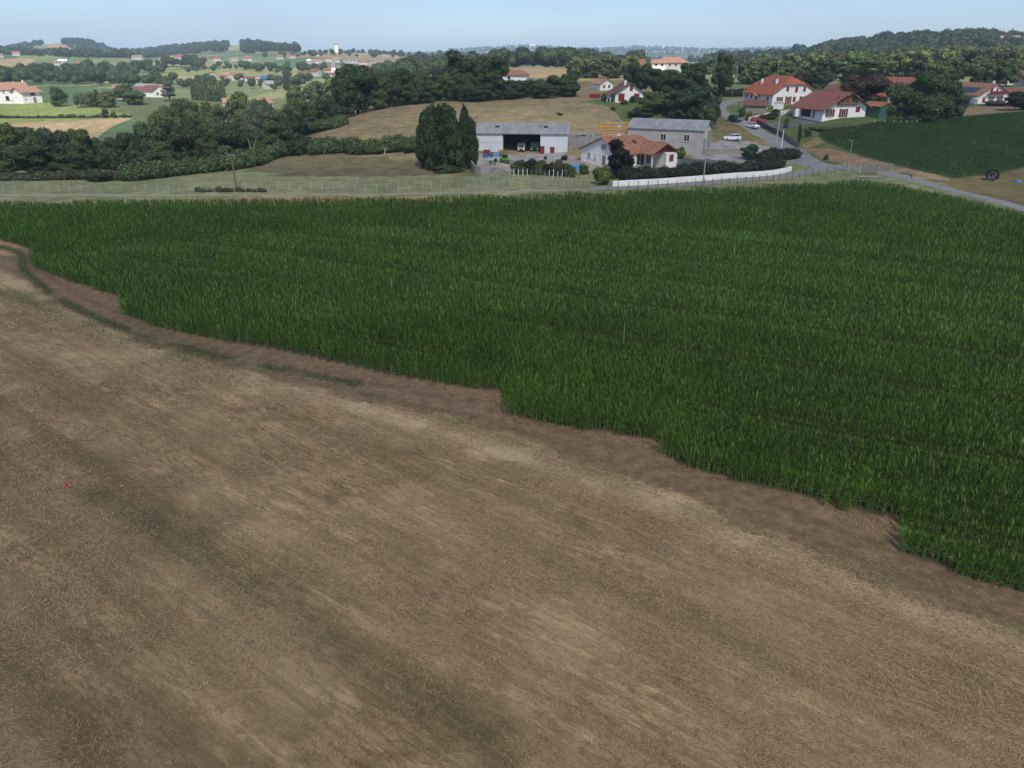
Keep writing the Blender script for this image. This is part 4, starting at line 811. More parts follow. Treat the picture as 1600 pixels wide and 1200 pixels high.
# green loader in the yard
q = gp(790, 255); r_ = empty('loader', (q[0], q[1], gz(*q)), R(-40), 'bright green wheeled loader in the yard before the white shed', 'loader'); r_.scale = (.7, .7, .72)
MB().prism([(-1.9, .7), (1.2, .7), (1.2, 1.25), (0, 1.5), (-1.9, 1.6)], -.6, .6, 'y').build('body', M['green'], r_, bevel=.08)
MB().prism([(-.9, 1.5), (.5, 1.5), (.35, 2.5), (-.8, 2.5)], -.55, .55, 'y').build('cab', M['glass'], r_); MB().box(-.9, .45, -.62, .62, 2.5, 2.62).build('cab_roof', M['green'], r_)
wheels(r_, (-1.3, 1.1), .85, .55, .4); MB().tube((-.5, -.35, 1.6), (2.4, -.35, .9), .1).tube((-.5, .35, 1.6), (2.4, .35, .9), .1).build('boom', M['green'], r_); MB().prism([(2.3, .3), (3.2, .25), (3.2, .35), (2.5, .5), (2.4, 1.1), (2.3, 1.1)], -.9, .9, 'y').build('bucket', M['steel'], r_)
# small machinery and clutter in the yard
q = gp(766, 256); r_ = empty('cultivator', (q[0], q[1], gz(*q)), R(10), 'small turquoise farm implement on the gravel near the poplars', 'implement')
MB().tube((-1.6, 0, .9), (1.4, 0, .6), .09).tube((-1.2, -.5, .7), (-1.2, .5, .7), .07).tube((.6, -.6, .5), (.6, .6, .5), .07).build('frame', M['turq'], r_)
for i in range(5): MB().tube((-.8 + i * .45, -.3, .75), (-.95 + i * .45, -.35, .1), .04, n=5).build('tine', M['turq'], r_)
MB().box(.8, 1.5, -.4, .4, .4, .95).build('hopper', M['orange'], r_, bevel=.04); wheels(r_, (.2,), .7, .3, .15)
q = gp(772, 257); r_ = empty('cement_mixer', (q[0] + .3, q[1] - 1, gz(*q)), R(60), 'dark cement mixer on a white frame beside the turquoise implement', 'mixer')
MB().tube((0, 0, .6), (.25, 0, 1.3), .42, .22, 14).build('drum', M['black'], r_, smooth=False); MB().tube((-.5, -.4, 0), (0, -.3, .8), .04).tube((-.5, .4, 0), (0, .3, .8), .04).tube((.5, 0, 0), (.1, 0, .8), .04).build('stand', M['frame'], r_)
def clutter(name, label, cat, px, py, mat, boxes, rot=0, dz=0):
    q = gp(px, py); mb = MB()
    for b in boxes: mb.box(*b)
    o = mb.build(name, M[mat], None, label, .02, cat=cat); o.location = (q[0], q[1], gz(*q) + dz); o.rotation_euler = (0, 0, R(rot)); return o
clutter('plastic_tank', 'blue plastic tank leaning by the left end of the white shed', 'tank', 758, 246, 'blue', [(-.5, .5, -.4, .4, 0, .75)], 8)
clutter('plastic_tank', 'smaller blue container third along the shed wall', 'tank', 768, 245, 'blue', [(-.35, .35, -.4, .4, 0, .95)], -20)
clutter('plastic_sheet', 'blue sheeting propped next to the wooden pallets', 'sheet', 777.5, 244, 'lightblue', [(-.25, .25, -.2, .2, 0, .9), (-.5, -.25, -.3, .3, 0, .4)], 20)
clutter('scrap_heap', 'rust brown scrap panel behind the blue tank', 'scrap', 761, 244, 'red', [(-.8, .7, -.1, .1, 0, 1.35), (-.4, .1, -.3, -.1, 0, .8)], 6)
pl = []
for i in range(6): pl += [(-.75, .75, -.5, .5, i * .22 + .13, i * .22 + .17), (-.75, -.6, -.5, .5, i * .22, i * .22 + .13), (.6, .75, -.5, .5, i * .22, i * .22 + .13), (-.08, .08, -.5, .5, i * .22, i * .22 + .13)]
clutter('pallet_stack', 'stack of orange brown pallets at the shed wall', 'pallets', 784, 244, 'orange', pl, -5)
q = gp(763, 243.5); MB().tube((0, 0, 0), (.55, .1, 2.3), .04, n=6).build('pole', M['postwood'], None, 'thin pole leaning on the white shed wall', cat='pole').location = (q[0], q[1], gz(*q))
# grey retaining wall around the yard corner
def wallline(name, label, pts, h, t, mat, cat='wall', cap=None, wobble=0, dz=0, part=None, tophts=None):
    c = smooth(pts, .8); z = zg(c[:, 0], c[:, 1]) + dz; tg = np.gradient(c, axis=0); tg /= np.linalg.norm(tg, axis=1)[:, None]; nn = np.stack([-tg[:, 1], tg[:, 0]], -1) * t / 2
    hh = h if tophts is None else np.interp(np.linspace(0, 1, len(c)), np.linspace(0, 1, len(tophts)), tophts)
    hh = hh + (vnoise(c[:, 0], c[:, 1], 1.0, 80) - .5) * wobble
    o0 = Vector((c[0][0], c[0][1], z[0])); mb = MB(); n_ = len(c); vs = []
    for i in range(n_):
        for s, zz in ((-1, -.4), (1, -.4), (1, None), (-1, None)):
            vs.append((c[i][0] + s * nn[i][0] - o0.x, c[i][1] + s * nn[i][1] - o0.y, z[i] - o0.z + (zz if zz is not None else (hh if np.isscalar(hh) else hh[i]))))
    fs = [(i * 4 + a, i * 4 + (a + 1) % 4, i * 4 + 4 + (a + 1) % 4, i * 4 + 4 + a) for i in range(n_ - 1) for a in range(4)] + [(0, 1, 2, 3), tuple(n_ * 4 - 4 + a for a in range(4))]
    o = mb.add(vs, fs).build(name, M[mat], None, label, cat=cat); o.location = o0; return o
wallline('retaining_wall', 'curved grey concrete panel wall holding up the yard corner by the poplars', [gp(735, 258), gp(737, 266), gp(745, 271.5), gp(760, 273), gp(780, 271), gp(797, 273)], 1.6, .3, 'block', tophts=[1.5, 1.9, 1.7, 1.5, 1.2, .5], wobble=.1)
wallline('garden_wall', 'long low whitewashed wall between hedge and lane', [flatp(*p) for p in [(957, 291.5), (1020, 288), (1100, 281.5), (1160, 276), (1210, 271), (1236, 266)]], .95, .25, 'white', wobble=.06)
wallline('block_wall', 'bare grey block wall behind the orange roofed house', [gp(889, 230), gp(930, 229), gp(990, 227)], 2.3, .2, 'block')
wallline('stone_wall', 'low rubble stone wall edging the forecourt steps', [gp(1103, 239), gp(1130, 240), gp(1156, 239.5)], 1.0, .4, 'stone', wobble=.15)
wallline('terrace_wall', 'low pale stone wall before the covered terrace', [gp(958, 263), gp(985, 259), gp(1022, 258), gp(1060, 254)], .7, .25, 'stone')
wallline('garden_wall', 'cream curving wall beside the drive of the gabled house', [gp(1169, 191), gp(1182, 187), gp(1200, 183), gp(1220, 180), gp(1236, 178)], 1.2, .25, 'cream')
wallline('wooden_fence', 'dark boarded fence running down beside the road', [gp(1182, 195), gp(1200, 204), gp(1225, 217), gp(1248, 231)], 1.3, .08, 'cardark', cat='fence')
MATS_darkw = M['cardark']
# rubble by the wall
B = MB()
for i in range(40):
    a = rng.uniform(-3, 3); b = rng.uniform(-.8, .8); s = rng.uniform(.15, .45); zz = max(0, .5 - abs(a) * .15); B.box(a - s, a + s, b - s, b + s * .7, zz - .2, zz + s)
o = B.build('rubble_pile', M['concrete'], None, 'pale rubble heap on top of the field behind the block wall', cat='rubble'); q = gp(910, 212); o.location = (q[0], q[1], gz(*q))

# -- grey warehouse
q = wp(1044, 174); r_ = empty('warehouse', (q[0], q[1], gz(1 * wp(1080, 168)[0], 168)), R(-24), 'grey rendered warehouse with fibre cement roof right of the orange roofed house', 'warehouse')
L_, W_ = 17.2, 9.5; body_mb(L_, W_, 5.2, 5.2, 0, 6.9, (0, 0)).build('wall', M['grey_wall'], r_)
roof_mb(-L_ / 2 - .4, L_ / 2 + .4, -W_ / 2 - .35, 5.08, W_ / 2 + .35, 5.08, 0, 6.9, (0, 0), (0, 0), .1).build('roof', M['fibro'], r_)
for u in (8.3, 13.6): window(r_, faceframe(L_, W_, 'F'), u, 2.7, 1.3, 1.5, 'win')
MB().obox(*faceframe(L_, W_, 'R'), .1, 9.4, .005, .03, .0, 5.1).build('render_panel', M['cream'], r_); fr = faceframe(L_, W_, 'R')
for a, b, h in ((.5, 3.2, 3.3), (5.4, 8.8, 4.6)): MB().obox(*fr, a, b, .035, .09, .1, h).build('door', M['paint_door'], r_)
# -- orange-roofed house
q = wp(972, 156); hx, hy = q
H1 = house('house', 'white single-storey house with orange tiled roof beside the dark red tree', (hx, hy), R(33), 13.0, 11.5, 2.7, 2.6, 5.3, -1.2, .55, .6, f=(0, 1), j=(0, 4.2), roof='tile', dz=.1,
           wins=[('L', 2.6, 1.0, .9, 1.1, 'open', 'white'), ('L', 4.8, 1.0, .5, 1.0, 'win'), ('L', 7.6, .0, 1.2, 1.9, 'door', 'grey_wood'), ('L', 7.3, 3.2, .7, .9, 'open', 'steel'), ('F', 3.0, .9, 1.3, 1.2, 'open'), ('F', 6.2, 0, 2.0, 2.2, 'win'), ('R', 3, 1, 1, 1.1, 'open')], chim=[(-.8, .8, 1.2)], skyl=[(.2, -3.2)])
ww = MB(); ww.box(3.1, 6.3, -9.6, -5.75, -1.2, 2.6).build('wing_wall', M['white'], H1)
def wing_roof(x0, x1, y0, y1, he, hr, mat, root, ov=.5):
    xm = (x0 + x1) / 2; s_ = (hr - he) / (xm - x0); t = .16
    p_ = [(x0 - ov, he - s_ * ov), (xm, hr), (x1 + ov, he - s_ * ov)]
    MB().prism([(a, b + t) for a, b in p_] + [(a, b) for a, b in p_[::-1]], y0, y1, 'y').build('wing_roof', M[mat], root)
wing_roof(-.6, 6.3, -10.1, -2.0, 2.6, 4.4, 'tile', H1)
MB().prism([(-.6, 2.6), (6.3, 2.6), (2.85, 4.35)], -9.0, -8.85, 'y').build('gable_boards', M['red'], H1)
MB().box(-.5, -.3, -9.5, -9.3, 0, 2.6).box(3.0, 3.1, -9.6, -9.4, 0, 2.6).build('porch_post', M['white'], H1)
window(H1, ((3.1, -9.6, 0), (1, 0, 0), (0, -1, 0)), 1.6, .95, .8, 1.1, 'shut'); MB().obox((3.1, -9.6, 0), (1, 0, 0), (0, -1, 0), .95, 2.25, .0, .009, .75, 2.2).build('window_surround', M['stone'], H1)
for z_ in np.arange(.1, 2.4, .5):
    MB().box(3.02, 3.28, -9.66, -9.602, z_, z_ + .3).build('quoin', M['stone'], H1); MB().box(6.302, 6.36, -9.6, -9.3, z_, z_ + .3).build('quoin', M['stone'], H1)
window(H1, ((-.5, -5.75, 0), (1, 0, 0), (0, -1, 0)), 1.0, .1, .7, 2.1, 'shut'); window(H1, ((-.5, -5.75, 0), (1, 0, 0), (0, -1, 0)), 2.4, .1, 1.2, 2.1, 'win')
dish = MB().tube((-.8, .8, 6.2), (-.8, .8, 8.4), .04, n=6).tube((-1.4, .8, 8.2), (-.2, .8, 8.2), .03, n=5); dish.build('aerial', M['steel'], H1); MB().tube((-.8, .5, 7.0), (-.8, .62, 7.05), .40, n=16).build('satellite_dish', M['frame'], H1)
# parasol / dark awning on the terrace, round table
q = gp(1000, 254); r_ = empty('terrace_awning', (q[0], q[1], gz(*q)), R(5), 'dark flat awning over the terrace of the orange roofed house', 'awning')
MB().prism([(-3.0, 1.55), (-2.2, 1.9), (0, 2.05), (2.2, 1.9), (3.0, 1.55)], -1.2, 1.2, 'y').build('canopy', M['canvas'], r_)
for a in (-2.6, 2.6):
    for b in (-1, 1): MB().tube((a, b, 0), (a, b, 1.75), .05, n=6).build('post', M['frame'], r_)
clutter('swimming_pool', 'small light blue pool corner beyond the hedge shrubs', 'pool', 902, 263, 'lightblue', [(-1.3, 1.3, -1.2, 1.2, .0, .7)], 0)
# -- folded yellow tower crane behind the house
q0 = gp(985, 226); gz0 = gz(*q0); r_ = empty('tower_crane', (q0[0], q0[1], gz0), R(-2), 'folded yellow crane with lattice jib lying behind the orange roofed house', 'crane')
def lattice(x0, x1, yc, zc_, s, n_, name):
    m_ = MB()
    cs = [(yc - s, zc_ - s), (yc + s, zc_ - s), (yc - s, zc_ + s), (yc + s, zc_ + s)]
    for (a, b) in cs: m_.tube((x0, a, b), (x1, a, b), .07, n=5)
    for i in range(n_):
        xa = x0 + (x1 - x0) * i / n_; xb = x0 + (x1 - x0) * (i + 1) / n_
        for (i0, i1) in ((0, 2), (1, 3), (2, 3)): m_.tube((xa, *cs[i0]), (xb, *cs[i1]), .04, n=4); m_.tube((xa, *cs[i0]), (xa, *cs[i1]), .04, n=4)
    m_.build(name, M['yellow'], r_)
lattice(-7.3, 4.5, 0, 4.4, .45, 12, 'jib'); lattice(-7.0, 4.5, 0, 3.0, .35, 12, 'mast')
MB().box(-7.0, -1.5, -.5, .5, 1.2, 2.3).build('chassis', M['yellow'], r_, bevel=.05); MB().box(-7.5, -6.9, -.5, .5, 3.7, 5.0).build('jib_head', M['yellow'], r_)
MB().box(-1.4, 4.4, -.4, .4, 1.5, 2.0).build('counterweight', M['steel'], r_); MB().tube((-5, 0, 0), (-5, 0, 1.2), .2).tube((3, 0, 0), (3, 0, 1.5), .2).build('outrigger', M['steel'], r_)

# -- big farmhouse
big = dict(L=16.5, W=14.5); fmt = lambda *a: a
q = wp(1216, 240)
H2 = house('farmhouse', 'largest white farmhouse with bright red half-hipped roof and many red shutters', q, R(-77), 16.5, 14.5, 3.3, 3.6, 8.0, -.5, .7, .6, f=(.45, .45), j=(3.4, 3.4), roof='tile_red', dz=-.4,
           wins=[('R', 2.4, .9, 1.0, 1.5, 'open'), ('R', 5.3, .2, 1.0, 2.3, 'open'), ('R', 7.3, .9, .9, 1.5, 'shut'), ('R', 10.2, 1.0, 1.1, 1.5, 'open'), ('R', 12.6, 1.0, .9, 1.4, 'shut'), ('R', 4.6, 3.9, .8, 1.3, 'shut'), ('R', 7.6, 3.6, .9, 1.6, 'shut'), ('R', 10.3, 3.8, .8, 1.4, 'shut'),
                 ('F', 1.7, 1.4, .8, 1.1, 'shut'), ('F', 4.2, 1.4, .8, 1.1, 'shut'), ('F', 7.0, 1.0, 1.2, 1.5, 'win'), ('F', 13.8, .9, .9, 1.5, 'shut')], chim=[(3.2, -3.6, 1.4), (-4.8, -3.8, 1.4)], skyl=[(-1, -4.5), (0, -2.5)])
pr = MB().prism([(6.2, 2.9), (9.4, 2.9), (9.4, 3.05), (7.8, 3.5), (6.2, 3.05)], -9.1, -7.3, 'y'); pr.v = [(a - 8.25, b, c - .5) for a, b, c in pr.v]; pr.build('porch_roof', M['orange'], H2)
G1_ = house('garage', 'low outbuilding with old brown roof below the big farmhouse', wp(1179, 222), R(-18), 6.5, 4.2, 2.2, 2.4, 3.3, 0, .5, .4, roof='dark_tile', wall='stone', cat='outbuilding', dz=-.2)
clutter('shed', 'small white box shed beside the brown roofed outbuilding', 'shed', 1192, 171, 'white', [(-1.2, 1.2, -1, 1, -.5, 1.9), (-1.3, 1.3, -1.1, 1.1, 1.9, 2.02)], -20); clutter('shed', 'white box shed under the farmhouse corner', 'shed', 1216, 170, 'white', [(-1.3, 1.3, -1, 1, -.5, 1.8), (-1.5, 1.5, -1.2, 1.2, 1.8, 1.92)], -30)
# -- gabled house
H3 = house('house', 'white gabled house with brown roof, timber balcony panel and open carport', wp(1294, 207), R(-75), 12.6, 13.2, 2.5, 2.9, 6.4, .4, .9, 1.3, roof='tile_brown', dz=-.3,
           wins=[('R', 2.2, .5, 1.3, 1.9, 'open'), ('R', 6.3, .3, 1.3, 2.1, 'open'), ('R', 10.6, 1.5, 1.3, 1.4, 'shut'), ('F', 9, .1, 1.0, 2.0, 'win'), ('F', 2, .0, 2.6, 2.1, 'door', 'white')], chim=())
fr = faceframe(12.6, 13.2, 'R'); bal = MB().obox(*fr, 3.9, 10.0, .01, .35, 3.3, 5.6).build('timber_panel', M['timber'], H3)
for u in (5.2, 6.7, 8.4): MB().obox(*fr, u - .4, u + .4, .36, .42, 4.1, 5.3).build('shutter', M['red' if u != 5.2 and u != 8.4 else 'glass'], H3)
MB().obox(*fr, 3.8, 10.1, .36, .5, 3.3, 3.5).build('balcony_rail', M['red'], H3)
fr = faceframe(12.6, 13.2, 'F'); MB().obox(*fr, 3.6, 7.6, .02, .06, .1, 2.2).build('carport_shade', M['dark'], H3); MB().obox(*fr, 3.5, 3.7, .0, 2.0, 0, 2.0).build('carport_post', M['white'], H3)  # dark sheet on the wall paints the shade inside the carport
# -- red-shuttered house on the hill
H4 = house('house', 'white chalet house with three red shutters on the crest above the brown field', wp(977, 238), R(-86), 10.5, 8.6, 2.4, 2.6, 5.3, .2, .9, .7, roof='dark_tile', dz=-.3, wins=[('R', 1.9, .2, 1.9, 2.2, 'shut'), ('R', 6.6, .2, 1.7, 2.2, 'shut'), ('R', 4.8, 3.1, .9, 1.7, 'shut')], chim=[(3, -1, 1.5)])
fr = faceframe(10.5, 8.6, 'R'); MB().obox(*fr, -2.6, -2.4, -.3, -.1, 0, 1.7).obox(*fr, -1.6, -1.4, -.3, -.1, 0, 2.0).build('porch_post', M['white'], H4)
MB().add([(5.9, -7.0, 1.75), (5.9, -4.3, 2.75), (-1, -4.3, 2.75), (-1, -7.0, 1.75), (5.9, -7.0, 1.6), (5.9, -4.3, 2.6), (-1, -4.3, 2.6), (-1, -7.0, 1.6)], [(0, 1, 2, 3), (7, 6, 5, 4), (0, 4, 5, 1), (1, 5, 6, 2), (2, 6, 7, 3), (3, 7, 4, 0)]).build('porch_roof', M['dark_tile'], H4)
house('house', 'small white house with pink orange roof left of the chalet house', wp(940, 290), R(-65), 7, 5.5, 2.4, 2.4, 3.9, roof='tile_pale', small=True, wins=[('R', 1.6, .8, .8, 1.1, 'win'), ('R', 3.8, .8, .8, 1.1, 'win')], dz=-.2)
clutter('garden_shed', 'dark red low shed at the garden edge left of the chalet house', 'shed', 929, 153, 'red', [(-1.6, 1.6, -1, 1, -.3, 1.2)], -20)
# -- right-hand houses
H5 = house('house', 'white house with solar panels on its orange roof and a red balcony', wp(1524, 265), R(-80), 15, 11.5, 2.9, 3.0, 6.2, 0, .8, .8, roof='tile', dz=-.3,
           wins=[('R', 2.2, .4, 1.0, 1.9, 'shut'), ('R', 5.0, .4, 1.0, 1.9, 'open'), ('R', 8.2, .4, 1.0, 1.9, 'open'), ('R', 4.4, 3.5, .8, 1.4, 'shut'), ('R', 6.4, 3.5, .7, 1.4, 'shut'), ('F', 11, .6, 2, 1.6, 'win')], chim=[(5, .8, 1.3)])
fr = faceframe(15, 11.5, 'R'); MB().obox(*fr, 2.8, 9.6, .01, 1.1, 3.0, 3.15).obox(*fr, 2.8, 9.6, 1.0, 1.1, 3.15, 4.0).build('balcony', M['red'], H5)
sL = (6.2 - 2.9) / 5.75; MB().add([(-5.5, -5.4, 6.2 - sL * 5.4 + .22), (4.5, -5.4, 6.2 - sL * 5.4 + .22), (4.5, -2.6, 6.2 - sL * 2.6 + .22), (-5.5, -2.6, 6.2 - sL * 2.6 + .22), (-5.5, -5.4, 6.2 - sL * 5.4 + .1), (4.5, -5.4, 6.2 - sL * 5.4 + .1), (4.5, -2.6, 6.2 - sL * 2.6 + .1), (-5.5, -2.6, 6.2 - sL * 2.6 + .1)], [(0, 1, 2, 3), (0, 4, 5, 1), (1, 5, 6, 2), (2, 6, 7, 3), (3, 7, 4, 0)]).build('solar_panel', M['solar'], H5)
q = wp(1531, 250); r_ = empty('garden_canopy', (q[0], q[1], gz(*q)), R(-15), 'cream fabric canopy on the terrace of the solar panel house', 'canopy')
MB().prism([(-2, 2.0), (-1.2, 2.45), (0, 2.6), (1.2, 2.45), (2, 2.0), (1.9, 1.95), (0, 2.5), (-1.9, 1.95)], -1.3, 1.3, 'y').build('fabric', M['cream'], r_)
for a in (-1.9, 1.9): MB().tube((a, -1.2, 0), (a, -1.2, 2), .06, n=6).build('post', M['frame'], r_)
house('house', 'low white house with brown orange roof at the right edge by the dark tree', wp(1575, 262), R(-20), 9, 7, 2.5, 2.5, 4.2, roof='tile_brown', dz=-.3, wins=[('F', 2, .3, 1.1, 1.9, 'shut'), ('F', 5.5, .3, 1.5, 1.9, 'win')])
house('house', 'orange tiled house peeking over trees at the right edge', wp(1576, 340), R(-30), 11, 9, 2.5, 2.5, 5.0, roof='tile', small=True, dz=.6)
house('long_barn', 'long low barn with faded red brown roof behind the copper tree', wp(1385, 250), R(-8), 14, 9, 3.0, 3.0, 6.2, roof='tile_brown', dz=1.5, small=True, skyl=[(-4, -2.5), (-.5, -2.6)], cat='barn')
house('house', 'white house half hidden behind the copper coloured tree', wp(1318, 235), R(-35), 10, 8, 3.0, 3.0, 5.4, roof='dark_tile', dz=0, wins=[('F', 2.5, 1, 1, 1.3, 'win')])
house('house', 'white house with red roof between copper tree and green shed', wp(1362, 225), R(-40), 8, 7, 2.6, 2.6, 4.6, roof='tile_red', dz=0, wins=[('R', 2.5, .5, 1, 1.6, 'shut')])
house('wooden_shed', 'dark green boarded shed with orange roof beside the dark tree', wp(1368, 205), R(-65), 6, 5, 2.8, 2.2, 3.7, .3, .3, .3, roof='tile', wall='greenwall', dz=0, cat='shed')
clutter('garden_table', 'small white table on the lawn in front of the green shed', 'table', 1366, 181, 'frame', [(-.8, .8, -.5, .5, .7, .78), (-.75, -.65, -.45, .45, 0, .7), (.65, .75, -.45, .45, 0, .7)], 5)
house('house', 'large white house with two red hipped roofs beyond the treetops', wp(1048, 460), R(-12), 20, 12, 4.6, 4.6, 7.4, f=(1, 1), j=(6, 6), wall='farwall', roof='tile_pale', small=True, dz=19.6 - 7.4 - gz(*wp(1048, 460)), wins=[('F', u, 2.6, 1.0, 1.2, 'win') for u in (2, 5.5, 9, 12.5, 16)])
house('house', 'white house with gable to the left of the hipped roof house', wp(1028, 455), R(-12), 8, 8, 3.8, 3.8, 5.6, roof='tile_pale', small=True, dz=18.4 - 5.6 - gz(*wp(1028, 455)), wins=[('F', 2.5, 2.2, 1.2, 1.2, 'win'), ('F', 6, 2.2, 1.2, 1.2, 'win')])
house('house', 'red brown roofed house left of the round hilltop tree', wp(988, 480), R(-6), 14, 9, 3.2, 3.2, 6, roof='tile_brown', small=True, dz=3)
house('house', 'orange roofed bungalow in a gap of the dark tree belt', wp(806, 350), R(-10), 11, 8, 2.8, 2.8, 4.6, roof='tile', small=True, dz=.6, f=(1, 1), j=(3, 3), wins=[('F', 3, 1, 1.2, 1.2, 'win')])
house('house', 'stone coloured house with pink roof on the wooded skyline at right', wp(1572, 700), R(-10), 16, 11, 7, 7, 9.8, roof='tile_pale', wall='cream', small=True, dz=2.6, wins=[('F', 4, 4, 1.2, 1.5, 'win'), ('F', 8, 4, 1.2, 1.5, 'win')])
house('house', 'low pink roofed house left of the stone coloured skyline house', wp(1548, 690), R(5), 14, 9, 3, 3, 5.0, roof='tile_pale', wall='cream', small=True, dz=4)

# -- left farmhouse, two volumes
lf = wp(40, 432)
Hf = house('farmhouse', 'white farmhouse with orange roofs standing at the top of the bright green field', wp(6, 437), R(42), 25, 12, 6.0, 6.0, 9.4, 0, .6, .4, roof='tile_pale', dz=0,
           wins=[('F', u, 3.9, .9, 1.2, 'win') for u in (12.5, 16.2, 18.3, 20.4)] + [('F', u, .9, .9, 1.3, 'win') for u in (16.8, 20.9)] + [('F', 13.6, .1, 1.7, 2.4, 'door', 'black'), ('F', 18.6, .1, 1.0, 2.0, 'win')], chim=[(11.5, -.5, 1.4)])
Hg = empty('farm_annex', (*wp(45, 424), gz(*wp(45, 424))), R(62), 'white annex with open upper porch under an orange roof joined to the left farmhouse', 'house')
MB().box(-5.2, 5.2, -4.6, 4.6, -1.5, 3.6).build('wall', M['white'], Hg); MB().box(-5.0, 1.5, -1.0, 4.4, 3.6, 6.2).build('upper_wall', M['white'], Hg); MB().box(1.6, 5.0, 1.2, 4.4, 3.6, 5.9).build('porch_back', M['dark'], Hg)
MB().box(-5.1, -.5, -4.5, -1.1, 3.6, 5.6).build('side_room', M['white'], Hg)
for a in (0, 2.4, 5.0): MB().box(a - .12, a + .12, -4.5, -4.26, 3.6, 5.3).build('post', M['timber'], Hg)
roof_mb(-6.0, 6.0, -5.6, 5.2, 5.4, 5.2, 0, 8.0, (0, 0), (0, 0), .2).build('roof', M['tile_pale'], Hg)
MB().prism([(-4.6, 5.6), (4.6, 5.6), (0, 7.9)], -5.1, -5.0).build('gable', M['white'], Hg); MB().box(.3, 1.9, -4.66, -4.605, .1, 2.8).build('garage_door', M['grey_wood'], Hg); MB().box(-4, -3.4, -4.64, -4.605, 1.6, 2.4).build('window', M['glass'], Hg)
wallline('yard_wall', 'low white wall along the front of the left farmhouse', [wp(-60, 420), wp(0, 418), wp(22, 418), wp(38, 417)], 1.0, .3, 'white')

# -- farm complex at (235,150)
house('house', 'white farm house with brown roof in the valley beside the blue cedar', wp(242, 478), R(-35), 14, 10, 3.6, 3.6, 6.4, roof='dark_tile', small=True, wins=[('R', 3, 1, 1.2, 1.6, 'win'), ('R', 6.5, 1, 1.2, 1.6, 'win')])
house('farm_shed', 'long red brown roofed shed left of the valley farm house', wp(226, 487), R(-12), 18, 9, 3.0, 3.0, 5.2, roof='dark_tile', small=True, cat='shed')
house('farm_shed', 'grey roofed shed behind the valley farm house', wp(232, 500), R(-30), 18, 8, 4.4, 4.4, 6.4, roof='fibro', small=True, cat='shed')
q = wp(253, 485); r_ = empty('open_barn', (q[0], q[1], gz(*q)), R(-8), 'open barn with thin pinkish roof next to the blue cedar', 'barn')
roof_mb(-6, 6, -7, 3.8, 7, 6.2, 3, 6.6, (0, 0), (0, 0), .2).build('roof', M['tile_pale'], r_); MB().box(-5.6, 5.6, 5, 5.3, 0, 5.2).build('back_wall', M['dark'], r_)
for a in (-5.5, 0, 5.5): MB().box(a - .15, a + .15, -6.2, -5.9, 0, 3.9).build('post', M['timber'], r_)
wallline('farm_track_wall', 'pale curved wall bounding the orchard left of the valley farm', [wp(183, 455), wp(190, 448), wp(202, 448)], 1.4, .4, 'cream')
